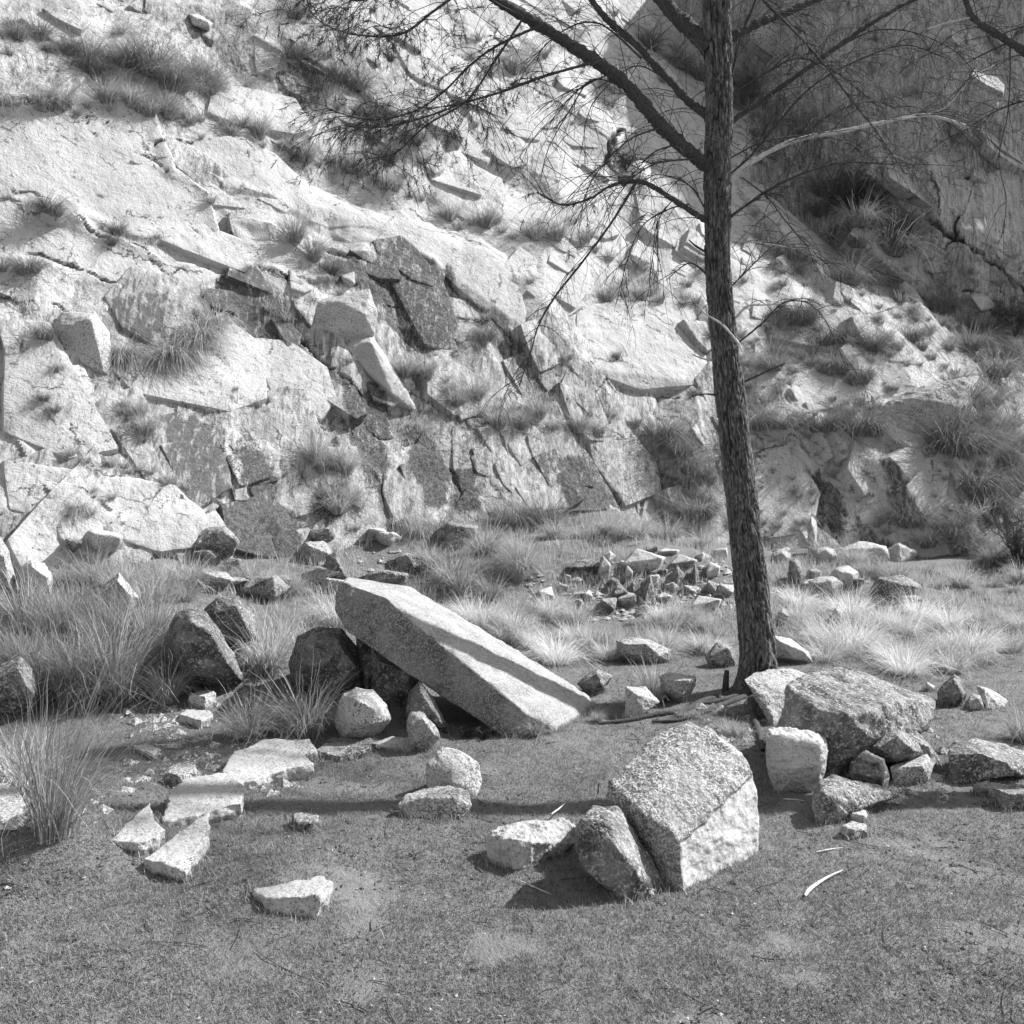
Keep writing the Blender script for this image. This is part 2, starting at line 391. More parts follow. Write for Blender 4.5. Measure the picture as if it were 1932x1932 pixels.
CRACKS = [  # polyline, half width px, depth m
 ([(22,345),(60,360),(120,395),(150,425),(200,445),(215,455)], 3.0, .10),
 ([(240,450),(270,460),(290,485),(320,498),(350,500)], 2.6, .10),
 ([(325,445),(360,452),(400,465),(440,470)], 6.5, .20),
 ([(60,470),(95,480),(140,490),(210,525),(270,515),(330,535),(400,580)], 3.2, .14),
 ([(330,535),(360,545),(410,585)], 5.0, .20),
 ([(470,500),(520,515),(560,520),(575,520)], 4.0, .16),
 ([(610,435),(650,455),(700,480),(760,530),(800,575)], 5.0, .22),
 ([(555,610),(600,655),(640,690),(700,735),(770,770)], 5.0, .22),
 ([(885,180),(920,195),(960,205),(990,220)], 4.0, .18),
 ([(740,555),(800,560),(880,560),(930,580),(960,610),(980,650)], 3.6, .14),
 ([(410,700),(450,712),(495,740)], 3.0, .12),
 ([(665,770),(685,830),(655,860),(680,885)], 4.0, .18),
 ([(60,880),(100,900),(130,905),(140,930),(200,980)], 3.0, .12),
 ([(170,215),(165,240),(185,260)], 3.0, .12), ([(205,225),(195,240)], 2, .1),
 ([(250,290),(290,305),(330,345)], 2.4, .10), ([(290,275),(330,268),(365,270)], 4, .16),
 ([(1110,690),(1130,700),(1170,735),(1200,730),(1300,735)], 2.5, .10),
 ([(1040,740),(1090,760),(1120,745),(1150,700)], 2.2, .10),
 ([(1400,330),(1450,375),(1500,430),(1560,510),(1600,540)], 5.0, .25),
 ([(1690,365),(1760,420),(1810,455),(1860,480),(1960,540)], 6.0, .40),
 ([(1810,455),(1822,425),(1838,335)], 4.0, .3), ([(1810,455),(1780,490)], 4, .25),
 ([(1830,545),(1870,570),(1900,590)], 4.0, .2), ([(1770,345),(1780,430)], 3, .15),
 ([(870,700),(890,730)], 3, .1), ([(820,870),(880,880)], 3, .12), ([(0,540),(30,560)], 3, .14),
 ([(215,615),(250,640),(285,650)], 3, .12), ([(1330,730),(1395,745)], 3.5, .15), ([(1655,900),(1665,930)], 7, .25),
 ([(1560,820),(1600,860),(1610,900)], 3, .15), ([(1450,610),(1500,640)], 3, .12), ([(1190,930),(1270,1010)], 3, .12),
 ([(560,750),(610,790),(640,800)], 2.5, .1), ([(1240,870),(1320,930)], 2.5, .1), ([(100,560),(160,600)], 2.5, .1),
 ([(30,770),(110,850),(150,855)], 2.2, .08), ([(350,640),(400,655),(430,690)], 2.2, .08), ([(1180,240),(1150,270),(1160,300),(1190,330)], 8, .25)]
STAINS = [  # polygon, stain strength, dark grain strength
 ([(200,560),(310,540),(320,640),(240,650)], .7, .3), ([(370,520),(480,500),(560,560),(570,640),(480,650),(390,600)], .75, .55),
 ([(540,500),(620,460),(700,480),(740,560),(740,640),(700,540),(610,540)], .8, .5),
 ([(700,470),(760,445),(850,500),(870,650),(800,670),(730,590)], .7, .8),
 ([(700,480),(740,500),(790,600),(740,590),(700,530)], .9, 1.0),
 ([(300,790),(370,780),(430,850),(450,950),(380,940),(320,880)], .75, .4), ([(440,840),(500,850),(540,900),(520,950),(450,900)], .8, .8),
 ([(400,960),(470,950),(560,960),(570,1060),(500,1070),(410,1040)], 1.0, .9), ([(30,890),(80,890),(90,990),(40,990)], .8, .6),
 ([(650,690),(720,720),(740,820),(720,960),(680,880),(640,760)], .8, .9), ([(790,780),(830,800),(850,960),(800,960),(770,850)], .9, .95),
 ([(850,880),(900,880),(910,970),(850,970)], .9, 1.0), ([(590,920),(650,920),(650,980),(600,980)], .9, .9),
 ([(760,890),(800,900),(820,980),(740,980)], .5, .2), ([(1040,870),(1100,860),(1160,930),(1170,970),(1080,970)], .85, .9),
 ([(950,650),(1010,640),(1060,720),(1060,800),(980,760)], .6, .5), ([(1080,680),(1160,700),(1130,780),(1060,760)], .5, .4),
 ([(870,560),(940,580),(990,660),(930,640)], .7, .5), ([(880,760),(920,830),(930,960),(900,960),(870,850)], .5, .5),
 ([(1280,660),(1340,660),(1340,740),(1280,740)], .6, .5), ([(1530,900),(1580,880),(1600,1000),(1560,1080),(1520,1000)], .7, .8),
 ([(1660,860),(1700,870),(1740,1000),(1700,1000)], .7, .5), ([(1600,960),(1680,1020),(1700,1110),(1640,1110)], .6, .7),
 ([(530,140),(590,150),(610,200),(560,180)], .7, .6), ([(370,120),(520,130),(500,160),(380,160)], .3, .2), ([(530,60),(600,90),(640,200),(580,180)], .7, .7),
 ([(240,0),(470,0),(480,90),(420,150),(300,100)], .42, .35), ([(0,100),(130,130),(120,200),(0,190)], .5, .35), ([(330,270),(430,290),(440,350),(360,350)], .5, .4),
 ([(520,200),(580,220),(580,260),(530,250)], .6, .3), ([(580,20),(720,40),(850,200),(800,320),(650,280),(580,150)], .4, .35),
 ([(1500,-20),(1960,-20),(1960,330),(1650,360),(1450,300)], .35, .15), ([(1400,120),(1560,200),(1700,420),(1560,460),(1420,330)], .5, .4),
 ([(1560,500),(1932,560),(1932,700),(1600,680)], .3, .3), ([(1850,650),(1960,650),(1960,1120),(1830,1100)], .6, .5), ([(1470,560),(1600,600),(1560,700),(1440,660)], .3, .3),
 ([(0,20),(220,40),(420,180),(560,300),(700,330),(640,260),(480,170),(300,60),(240,0),(0,0)], .35, .3), ([(500,560),(560,560),(600,640),(560,680),(500,640)], .8, .6)]
SA, CA = math.sin(math.radians(27)), math.cos(math.radians(27))
def cliff_base(x, z):
    YA = 13.2 + 0.68*x + 0.70*z + 0.01*z*np.clip(x, -3, 9)
    Qb = np.stack([x*.45, np.zeros(len(x)), z*.45], 1)
    YB = 21.6 - 0.45*(np.minimum(x, 9)-8) + 1.6*np.maximum(0, 6.2-x) + 0.12*(z-3) + 0.6*fbm(Qb, 3)*(1-sstep((x-7)/2)*.7)
    # lower right: the foot comes forward as a broken slope
    YA = YA - 3.0*sstep((x-1)/7)*(1 - sstep((z-1.5)/7))
    k = 0.5; h = np.clip(0.5 + 0.5*(YB-YA)/k, 0, 1)
    return YB*(1-h) + YA*h - k*h*(1-h), 1-h
CN = np.array([0.483, -0.711, 0.498])
cx_ = np.arange(-8.8, 12.2, 0.024); cz_ = np.concatenate([np.arange(-0.4, 11.8, 0.020), np.arange(11.8, 15, .2)])
X, Zc = np.meshgrid(cx_, cz_); x = X.ravel(); z = Zc.ravel()
yb, wb = cliff_base(x, z)
P0 = np.stack([x, yb, z], 1)
px, py, _ = proj(P0 + CN*0.15)
wob = P0*1.1
px = px + 9*fbm(P0*1.6, 3); py = py + 9*fbm(P0*1.6 + 31, 3)
s = x*CA - z*SA; t = x*SA + z*CA
flute = sstep((py-480)/150)*(1-wb)
d = 0.15*fbm(P0*0.35, 2) + wb*(.12*facet(np.stack([x*4.1+z*.4, z*1.6], 1), 23) + .5*facet(np.stack([x*.7+z*.2, z*.55], 1), 21) + .2*facet(np.stack([x*1.6-z*.3, z*1.2], 1), 22))
# bedding steps and joint blocks
wq = np.stack([s, t], 1) + 0.18*np.stack([fbm(P0*0.8+5, 2), fbm(P0*0.8+9, 2)], 1)
f1, f2, rv, off = worley2(wq*np.array([0.55, 1.15]), 3)
plain = np.zeros(len(x))
for pl, hh, ax, ay in BLOCKS[:4]: plain = np.maximum(plain, sstep(poly_sdf(px, py, pl)/30))
amp = 1 - 0.75*plain
A2 = np.stack([s, t], 1) + .25*np.stack([fbm(P0*.5+5, 2), fbm(P0*.5+9, 2)], 1)
def rot(Q, a): c_, s__ = math.cos(a), math.sin(a); return np.stack([Q[:, 0]*c_-Q[:, 1]*s__, Q[:, 0]*s__+Q[:, 1]*c_], 1)
d += amp*(.19*facet(A2*np.array([.55, 1.0])+3, 1) + .12*facet(rot(A2, .5)*np.array([1.3, 1.9]), 2) + .018*facet(rot(A2, -.4)*np.array([3.1, 3.9]), 3) + .005*facet(rot(A2, 1.1)*8.5, 4))
d += amp*0.03*(rv[:, 2]-.5)
e1 = f2-f1
f1b, f2b, rvb, offb = worley2(wq*np.array([1.9, 2.9]) + 40, 8)
d += amp*0.012*(rvb[:, 2]-.5)
e2 = f2b-f1b
f1c, f2c, rvc, offc = worley2(wq*np.array([5.2, 7.0]) + 80, 5)
frac = sstep((fbm(P0*0.55+70, 3) + 0.05)/0.35)*amp
d += frac*(0.016*(rvc[:, 2]-.5) + .004*facet(rot(A2, .9)*16, 7))
crack = 0.55*np.clip(1 - e1/0.035, 0, 1)*(fbm(P0*0.9+3, 2) > 0.0)*amp + 0.4*np.clip(1 - e2/0.05, 0, 1)*(fbm(P0*1.2+13, 2) > .12)*amp
# steep joints leaning down to the right in the lower faces
a60 = math.radians(62); s6 = x*math.cos(a60) - z*math.sin(a60); t6 = x*math.sin(a60) + z*math.cos(a60)
w6 = np.stack([s6, t6], 1) + 0.22*np.stack([fbm(P0*0.9+25, 2), fbm(P0*0.9+29, 2)], 1)
g1, g2, gv, go = worley2(w6*np.array([0.42, 1.25])+11, 6)
d += flute*amp*(0.05*(gv[:, 2]-.5) + .24*facet(w6*np.array([.33, .85])+5, 11) + .03*facet(w6*np.array([1.0, 2.6])+15, 12))
crack = np.maximum(crack, flute*.6*np.clip(1-(g2-g1)/.05, 0, 1)*(fbm(P0*1.1+63, 2) > .02))
# traced blocks and cracks
HULLED = [i for i in range(len(BLOCKS)) if i >= 4]
for bi, (pl, hh, ax, ay) in enumerate(BLOCKS):
    if bi in HULLED: continue
    sd_ = poly_sdf(px, py, pl); q = np.array(pl, float); c = q.mean(0)
    w = sstep((sd_+5)/12.0)
    d += w*(.32*hh + .8*ax*(px-c[0])/100 + .6*ay*(py-c[1])/100)
    crack = np.maximum(crack, 0.6*np.clip(1-np.abs(sd_+3)/3.0, 0, 1)*(fbm(P0*1.3+c[0], 2) > 0.05))
wx0 = px + 5*fbm(P0*6+4, 2); wy0 = py + 5*fbm(P0*6+14, 2); wv0 = 0.7 + 0.8*fbm(P0*3+2, 2)
for pl, wd, dep in CRACKS:
    dd = line_dist(wx0, wy0, pl); wv = .8*wd*wv0; dep *= .5
    m = np.clip(1 - dd/np.maximum(wv*1.3, 1.2), 0, 1)
    d -= dep*m; crack = np.maximum(crack, sstep((m-.15)/.35))
d += 0.004*fbm(P0*9, 4)
stain = np.zeros(len(x)); speck = np.full(len(x), 0.12)
wx1 = px + 14*fbm(P0*3.1+8, 2); wy1 = py + 14*fbm(P0*3.1+18, 2)
for pl, a_, b_ in STAINS:
    w = sstep((poly_sdf(wx1, wy1, pl)+8)/22)
    stain = np.maximum(stain, w*a_); speck = np.maximum(speck, w*b_)
stain = np.maximum(stain, 0.2*sstep(fbm(P0*0.7+55, 3)*2)); speck = np.maximum(speck, 0.35*sstep(fbm(P0*0.9+155, 3)*2.2))
clean = np.zeros(len(x))
for i_ in (0, 1, 2, 3, 4, 7, 13, 15, 17, 23, 24, 26, 27): clean = np.maximum(clean, sstep(poly_sdf(px, py, BLOCKS[i_][0])/14))
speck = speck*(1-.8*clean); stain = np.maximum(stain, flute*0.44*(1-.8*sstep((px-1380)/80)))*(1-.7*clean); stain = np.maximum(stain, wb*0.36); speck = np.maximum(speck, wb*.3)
# displacement along the mean normal; the far wall moves straight forward
N_ = CN[None, :]*(1-wb[:, None]) + np.array([[-.40, -.87, .28]])*wb[:, None]
PC = P0 + N_*d[:, None]
# look-up of the nearest cliff point behind a photo point
BX = 322
def build_lookup(pts):
    _pp, _qq, _dd = proj(pts)
    _ix = (_pp/6).astype(int); _iy = (_qq/6).astype(int)
    _ok = (_pp >= 0) & (_ix < BX) & (_qq >= 0) & (_iy < BX)
    buf = np.full(BX*BX, -1, dtype=np.int64); _o = np.where(_ok)[0]; _o = _o[np.argsort(-_dd[_o])]
    buf[_iy[_o]*BX + _ix[_o]] = _o
    return buf
PALL = PC; _buf = build_lookup(PC)
def on_cliff(px, py):
    ix = min(BX-1, max(0, int(px/6))); iy = min(BX-1, max(0, int(py/6)))
    for r in range(0, 6):
        for dx in range(-r, r+1):
            for dy in range(-r, r+1):
                jx, jy = ix+dx, iy+dy
                if 0 <= jx < BX and 0 <= jy < BX:
                    v = _buf[jy*BX+jx]
                    if v >= 0: return Vector(PALL[v])
    return Vector((0, 14, 1))
def surf(px, py):
    """nearest of ground and cliff"""
    c = on_cliff(px, py); q = G(px, py)
    return q if q.y < c.y and q.y < 19.9 else c

# ------------------------------------------------------------------ rocks
def rock_mesh(name, pts, size, rough, seed, facet=0.0):
    bm = bmesh.new()
    for p in pts: bm.verts.new(p)
    r = bmesh.ops.convex_hull(bm, input=bm.verts)
    junk = [v for v in bm.verts if not v.link_faces]
    bmesh.ops.delete(bm, geom=junk, context='VERTS')
    bmesh.ops.triangulate(bm, faces=bm.faces)
    for it in range(9):
        es = [e for e in bm.edges if e.calc_length() > size]
        if not es or len(bm.verts) > 26000: break
        bmesh.ops.subdivide_edges(bm, edges=es, cuts=1)
        bmesh.ops.triangulate(bm, faces=[f for f in bm.faces if len(f.verts) > 3])
    bmesh.ops.smooth_vert(bm, verts=bm.verts, factor=0.5, use_axis_x=True, use_axis_y=True, use_axis_z=True)
    bm.normal_update(); bm.verts.ensure_lookup_table()
    V = np.array([v.co[:] for v in bm.verts]); N = np.array([v.normal[:] for v in bm.verts])
    F = np.array([[v.index for v in f.verts] for f in bm.faces]); bm.free()
    ext = (V.max(0)-V.min(0)).max()
    k = 1.0/max(ext, .05); o = seed*7.77
    dsp = rough*ext*(0.55*fbm(V*k*2.2+o, 3) + 0.30*ridged(V*k*6+o, 4) - .22 + 0.18*fbm(V*k*22+o, 3))
    q = np.floor((fbm(V*k*3+o+50, 2)+1)*5)/5-1
    dsp += facet*ext*q*0.12
    dsp = np.minimum(dsp, rough*ext*.6)
    return mk_mesh(name, V + N*dsp[:, None], F)
# angular joint blocks, part of the cliff itself
ex_ = np.array([1, .68, 0.]); ex_ /= np.linalg.norm(ex_); ez_ = np.array([0, .70, 1.]); ez_ /= np.linalg.norm(ez_)
hb = random.Random(99); HV, HF, HS, HK, hn = [], [], [], [], 0
def add_hull(pts, size, rough, seed, st_, sk_):
    global hn
    me = rock_mesh('tmp', [tuple(p) for p in pts], size, rough, seed)
    k = len(me.vertices); co = np.empty(k*3, dtype=np.float32); me.vertices.foreach_get('co', co)
    fi_ = np.empty(len(me.polygons)*3, dtype=np.int32); me.polygons.foreach_get('vertices', fi_)
    HV.append(co.reshape(-1, 3).astype(float)); HF.append(fi_.reshape(-1, 3)+hn); HS.append(np.full(k, st_)); HK.append(np.full(k, sk_)); hn += k
    bpy.data.meshes.remove(me)
CLEANI = (7, 13, 15, 17, 23, 24, 26, 27, 8, 14)
for bi in HULLED:
    pl, hh, ax, ay = BLOCKS[bi]; c = np.array(pl, float).mean(0)
    P = np.array([on_cliff(*q)[:] for q in pl]); m0 = P.mean(0)
    far = bi >= 34; nn_ = np.array([-.2, -.95, .15]) if far else CN
    # keep the outline but flatten the depth onto one plane
    A_ = np.c_[P[:, 0], P[:, 2], np.ones(len(P))]; sol = np.linalg.lstsq(A_, P[:, 1], rcond=None)[0]
    cy_ = A_@sol; P[:, 1] = np.clip(P[:, 1], cy_-.25, cy_+.25)*.3 + cy_*.7
    o_ = .20*hh + .45*ax*(np.array(pl)[:, 0]-c[0])/100 + .35*ay*(np.array(pl)[:, 1]-c[1])/100
    pts = []
    for k in range(len(P)):
        q0 = m0 + (P[k]-m0)*(.93+.05*hb.random())
        pts.append(q0 + nn_*(max(.0, o_[k]*(.4 if far else 1)))); pts.append(m0 + (P[k]-m0)*1.03 - nn_*.4)
    i0 = _buf[min(BX-1, max(0, int(c[1]/6)))*BX + min(BX-1, max(0, int(c[0]/6)))]
    st_, sk_ = (stain[i0], speck[i0]) if i0 >= 0 else (.3, .3)
    if bi in CLEANI: st_, sk_ = .1, .05
    add_hull(pts, .06, .013, 900+bi, st_, sk_)
vis = np.unique(_buf[_buf >= 0])
nb = 0
while nb < 400:
    v = int(vis[hb.randrange(len(vis))])
    if clean[v] > .25 or plain[v] > .1 or (wb[v] > .5 and hb.random() < .62): continue
    if fbm(P0[v:v+1]*.6+300, 2)[0] < hb.uniform(-.45, .25): continue
    nb += 1
    ww_ = wb[v]; steep = flute[v] > hb.random()
    an = math.radians(hb.gauss(64 if steep else 27, 3.5)); S_ = ex_*math.cos(an) - ez_*math.sin(an); T_ = ex_*math.sin(an) + ez_*math.cos(an)
    nn_ = np.array([-.25, -.93, .2]) if ww_ > .5 else CN
    a_ = hb.uniform(.12, .62)*(1.5 if ww_ > .5 else 1)*(1.0 if hb.random() < .8 else 1.6); b_ = a_*hb.uniform(.28, .75); h_ = hb.uniform(.008, .05)*(1.6 if ww_ > .5 else 1)
    tS, tT = hb.gauss(.0, .05), hb.gauss(.0, .06); pts = []
    for (u, w_) in ((-1, -1), (-.1, -1.1), (1, -1), (1.1, .1), (1, 1), (-.2, 1.05), (-1, .9)):
        if hb.random() < .22: continue
        u += hb.uniform(-.22, .22); w_ += hb.uniform(-.25, .25); q0 = S_*(u*a_) + T_*(w_*b_)
        pts.append(PC[v] + q0*hb.uniform(.84, .97) + nn_*(h_ + u*a_*tS + w_*b_*tT)); pts.append(PC[v] + q0*1.05 - nn_*(.22+.3*a_))
    if len(pts) < 8: continue
    add_hull(pts, .045 if a_ < .4 else .06, .020, 2000+nb, stain[v]*hb.uniform(.4, 1.2), speck[v]*hb.uniform(.4, 1.3))
HVa = np.concatenate(HV); HFa = np.concatenate(HF)
_hx, _hy, _ = proj(HVa); _hx = _hx + 12*fbm(HVa*2.6, 3); _hy = _hy + 12*fbm(HVa*2.6+20, 3)
_st = np.zeros(len(HVa)); _sp = np.zeros(len(HVa))
for pl, a_, b_ in STAINS:
    w = sstep((poly_sdf(_hx, _hy, pl)+8)/18); _st = np.maximum(_st, w*a_); _sp = np.maximum(_sp, w*b_)
_fl = sstep((_hy-520)/150)*(_hx < 1500)
_keep = np.concatenate(HK) < .06           # traced clean blocks stay clean
_st = np.where(_keep, .15 + .2*_st, np.maximum(np.maximum(_st*1.05, np.concatenate(HS)*.8), .42*_fl)); _sp = np.where(_keep, .06, np.maximum(_sp*.95, np.concatenate(HK)*.8))
HS = [_st]; HK = [_sp]
PALL = np.concatenate([PC, HVa]); nC = len(PC)
gfc = grid_faces(len(cx_), len(cz_))
cm = mk_mesh('cliff', PALL, [gfc, HFa+nC])
zq = HVa@np.array([0, 0, 1.]); xq = HVa[:, 0]
attr(cm, 'bed_s', np.concatenate([s, xq*CA - zq*SA])); attr(cm, 'bed_t', np.concatenate([t, xq*SA + zq*CA])*2.1)
attr(cm, 'stain', np.concatenate([stain, np.concatenate(HS)])); attr(cm, 'speck', np.concatenate([speck, np.concatenate(HK)])); attr(cm, 'crack', np.concatenate([np.clip(crack, 0, 1)*0.9, np.zeros(len(HVa))]))
try: cm.set_sharp_from_angle(angle=math.radians(24))
except Exception: pass
tag(ob('cliff', cm, MAT['cliff']), kind='structure')
_buf = build_lookup(PALL)
padz = np.zeros(len(HVa)); plain = np.concatenate([plain, padz]); stain = np.concatenate([stain, np.concatenate(HS)])
_rc = [0]
def rock(label, anchor, pts, mat='granite', rough=0.05, size=None, fresh_lit=None, cat='boulder', name='boulder', group=None, sink=0.05, Y=None, facet=.0):
    A = G(*anchor) if Y is None else at(anchor[0], anchor[1], Y)
    _rc[0] += 1
    P = []
    for q in pts:
        P.append(at(q[0], q[1], A.y + (q[2] if len(q) > 2 else 0)))
    lo = min(p.z for p in P); low = [p for p in P if p.z < lo + 0.14*(max(p.z for p in P)-lo)]
    P += [Vector((p.x, p.y, p.z - sink)) for p in low]
    c = Vector((sum(p.x for p in P)/len(P), sum(p.y for p in P)/len(P), lo))
    L = [p-c for p in P]
    ext = max(max(p[i] for p in L)-min(p[i] for p in L) for i in range(3))
    me = rock_mesh(name, L, size or max(0.012, ext/42), rough, _rc[0], facet)
    if fresh_lit:
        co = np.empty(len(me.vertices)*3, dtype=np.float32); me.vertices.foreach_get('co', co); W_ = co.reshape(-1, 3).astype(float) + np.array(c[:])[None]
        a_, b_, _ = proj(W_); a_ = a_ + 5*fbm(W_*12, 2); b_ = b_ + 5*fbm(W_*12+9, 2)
        attr(me, 'fresh_lit', sstep((poly_sdf(a_, b_, fresh_lit)+3)/6))
    o = ob(name, me, MAT[mat], loc=c)
    return tag(o, label, cat, group)
def auto(sil, depth, fr=0.45, inset=0.35, back=0.55):
    """silhouette -> points: rim, a smaller front ring nearer the camera, a smaller back ring"""
    cx = sum(p[0] for p in sil)/len(sil); cy = sum(p[1] for p in sil)/len(sil)
    out = [(p[0], p[1], 0) for p in sil]
    out += [(cx+(p[0]-cx)*(1-inset), cy+(p[1]-cy)*(1-inset)*0.9, -depth*fr) for p in sil[::2]]
    out += [(cx+(p[0]-cx)*(1-inset), cy+(p[1]-cy)*(1-inset)+6, depth*(1-fr)) for p in sil[1::2]]
    return out

# big split boulder in the foreground
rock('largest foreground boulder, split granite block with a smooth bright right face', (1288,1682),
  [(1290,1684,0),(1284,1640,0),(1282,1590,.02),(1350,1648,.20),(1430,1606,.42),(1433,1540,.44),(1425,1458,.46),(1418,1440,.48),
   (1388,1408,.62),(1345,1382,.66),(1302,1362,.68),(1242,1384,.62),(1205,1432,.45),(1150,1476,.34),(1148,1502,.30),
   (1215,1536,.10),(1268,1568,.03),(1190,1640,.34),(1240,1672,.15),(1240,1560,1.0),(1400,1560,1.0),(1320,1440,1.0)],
  'granite_block', 0.025, 0.011, facet=.04, fresh_lit=[(1284,1592),(1330,1550),(1430,1452),(1450,1600),(1290,1700)])  # fresh break, its colour also lightened to make up for grazing sun
rock('small rough boulder leaning against the left foot of the largest boulder', (1215,1694),
  [(1098,1545,.02),(1150,1556,.0),(1165,1600,-.06),(1232,1692,-.02),(1190,1692,-.03),(1140,1668,-.02),(1100,1640,.03),(1084,1602,.08),(1086,1560,.10),
   (1120,1519,.20),(1165,1522,.20),(1180,1546,.19),(1203,1592,.17),(1232,1622,.12),(1254,1668,.08),(1259,1692,.04),(1140,1600,.35),(1200,1640,.32)],
  'granite_rough', 0.03, 0.012)
rock('pale weathered log-like stone lying left of the small leaning boulder', (985,1640),
  [(916,1592,.10),(922,1574,.14),(958,1558,.16),(1012,1556,.16),(1062,1546,.24),(1088,1556,.30),(1088,1592,.22),(1040,1606,.10),
   (1000,1628,.02),(975,1638,0),(940,1634,.04),(920,1614,.06),(960,1580,.0),(1005,1590,-.02),(1000,1570,.36),(1060,1580,.40)],
  'granite_white', 0.07, 0.010, facet=.05)
# leaning slab
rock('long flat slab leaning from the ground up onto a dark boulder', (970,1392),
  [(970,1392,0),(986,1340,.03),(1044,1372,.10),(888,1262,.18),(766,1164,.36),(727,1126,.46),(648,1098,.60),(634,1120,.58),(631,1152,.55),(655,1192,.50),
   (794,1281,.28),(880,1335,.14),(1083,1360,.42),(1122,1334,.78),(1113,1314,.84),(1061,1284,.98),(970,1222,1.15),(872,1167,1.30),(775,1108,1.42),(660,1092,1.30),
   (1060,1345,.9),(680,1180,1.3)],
  'granite_slab', 0.015, 0.015, fresh_lit=[(986,1342),(888,1264),(766,1166),(727,1128),(640,1096),(680,1060),(1180,1300),(1120,1380),(1044,1376)], cat='slab', name='slab', sink=0.03)  # lit top of the slab painted paler than its shaded front
# around the slab
rock('dark lichen-covered boulder propping up the head of the leaning slab', (640,1310),
  auto([(560,1200),(600,1184),(645,1186),(680,1222),(694,1262),(692,1306),(640,1325),(560,1318),(545,1250)], .7), 'granite_dark', .03)
rock('shaded block wedged in the dark gap under the slab head', (735,1330),
  auto([(700,1222),(735,1226),(785,1262),(800,1300),(790,1345),(730,1340),(700,1300)], .4), 'granite_dark', .03)
rock('dark filler rock added to hide the bright sliver between the propping boulder and the slab head', (705,1300),
  auto([(672,1200),(700,1204),(722,1240),(728,1300),(690,1312),(676,1260)], .4), 'granite_dark', .03, Y=G(735,1330).y+.25)  # filler rock added to darken a bright sliver in the gap
rock('shaded pointed rock standing under the middle of the leaning slab', (800,1375),
  auto([(792,1284),(820,1320),(850,1380),(800,1390),(765,1350),(770,1310)], .35), 'granite_dark', .03)
rock('smooth white boulder in front of the dark gap left of the slab', (685,1392),
  auto([(634,1345),(645,1312),(672,1297),(704,1302),(730,1330),(739,1358),(718,1382),(672,1394),(646,1390),(632,1368)], .45, .5, .45), 'granite_clean', .03)
rock('small two-toned rock in front of the pointed rock under the slab', (795,1412),
  auto([(766,1362),(776,1342),(800,1345),(826,1376),(831,1392),(800,1412),(775,1408)], .2), 'granite', .05)
rock('upper white rock of the pair on the bare turf', (860,1510),
  [(803,1478,.02),(803,1442,.06),(831,1408,.12),(868,1412,.12),(903,1440,.14),(909,1474,.12),(897,1498,.06),(850,1495,-.02),(850,1460,.0),(812,1500,.0),(860,1440,.4),(890,1480,.3)],
  'granite_clean', .03)
rock('lower grey rock of the pair on the bare turf', (820,1542),
  [(750,1520,.02),(763,1500,.1),(795,1488,.15),(850,1482,.15),(884,1492,.12),(888,1520,.04),(868,1541,0),(830,1540,-.03),(780,1541,-.02),(800,1505,-.0),(860,1505,.0),(830,1500,.25)],
  'granite', .04)
# right hand group
rock('wide hump-backed boulder right of the trunk foot', (1570,1465),
  [(1487,1297,.20),(1466,1369,.05),(1500,1440,0),(1562,1462,-.02),(1544,1339,-.02),(1580,1375,-.10),(1520,1274,.55),(1560,1262,.7),(1600,1260,.75),(1635,1270,.7),
   (1667,1293,.65),(1720,1305,.6),(1766,1322,.55),(1760,1345,.45),(1750,1375,.40),(1709,1385,.15),(1643,1392,-.08),(1600,1350,-.10),(1680,1330,.1),(1640,1330,1.2),(1560,1330,1.1),(1740,1350,1.0)],
  'granite_rough', 0.035, 0.022)
rock('pale flat-topped boulder between the trunk and the hump-backed boulder', (1460,1372),
  [(1403,1282,.35),(1420,1272,.5),(1450,1264,.6),(1490,1260,.7),(1520,1272,.7),(1487,1300,.25),(1452,1322,.12),(1455,1350,.02),(1462,1374,0),(1430,1325,.2),(1500,1330,.6)],
  'granite', 0.03, 0.02)
rock('white notched rock standing before the hump-backed boulder', (1500,1494),
  [(1442,1390,.05),(1448,1372,.10),(1472,1368,.12),(1502,1386,.08),(1532,1383,.12),(1558,1392,.14),(1564,1417,.10),(1554,1460,.04),(1534,1490,.02),(1466,1494,.02),(1450,1462,.03),
   (1470,1400,-.04),(1540,1410,-.03),(1545,1445,-.06),(1460,1448,-.04),(1500,1452,-.08),(1500,1420,.35),(1540,1450,.3),(1470,1450,.3)],
  'granite_white', 0.05, 0.010, facet=.05)
rock('low wedge-shaped rock tapering right in front of the white notched rock', (1560,1552),
  [(1529,1522,.04),(1532,1500,.08),(1545,1470,.15),(1568,1461,.20),(1602,1474,.20),(1652,1480,.22),(1696,1500,.20),(1622,1526,.02),(1590,1540,-.02),(1548,1551,0),(1600,1490,.05),(1560,1500,-.02),(1600,1500,.4)],
  'granite_rough', 0.035, 0.012)
rock('dark angular rock at the left of the broken heap', (1640,1486), auto([(1604,1440),(1634,1416),(1668,1432),(1678,1460),(1672,1486),(1612,1480),(1600,1462)], .3), 'granite_dark', .04)
rock('topmost rough rock of the broken heap', (1690,1446), auto([(1640,1410),(1668,1388),(1695,1374),(1721,1386),(1743,1420),(1720,1440),(1682,1442),(1650,1434)], .35), 'granite_rough', .04, Y=G(1690,1480).y+.15)
rock('pale squared block at the front of the broken heap', (1715,1480), [(1679,1448,0),(1690,1440,.15),(1750,1422,.2),(1764,1440,.16),(1752,1472,.02),(1690,1480,0),(1740,1445,-.02),(1720,1450,.3),(1684,1466,-.02)], 'granite', .03)
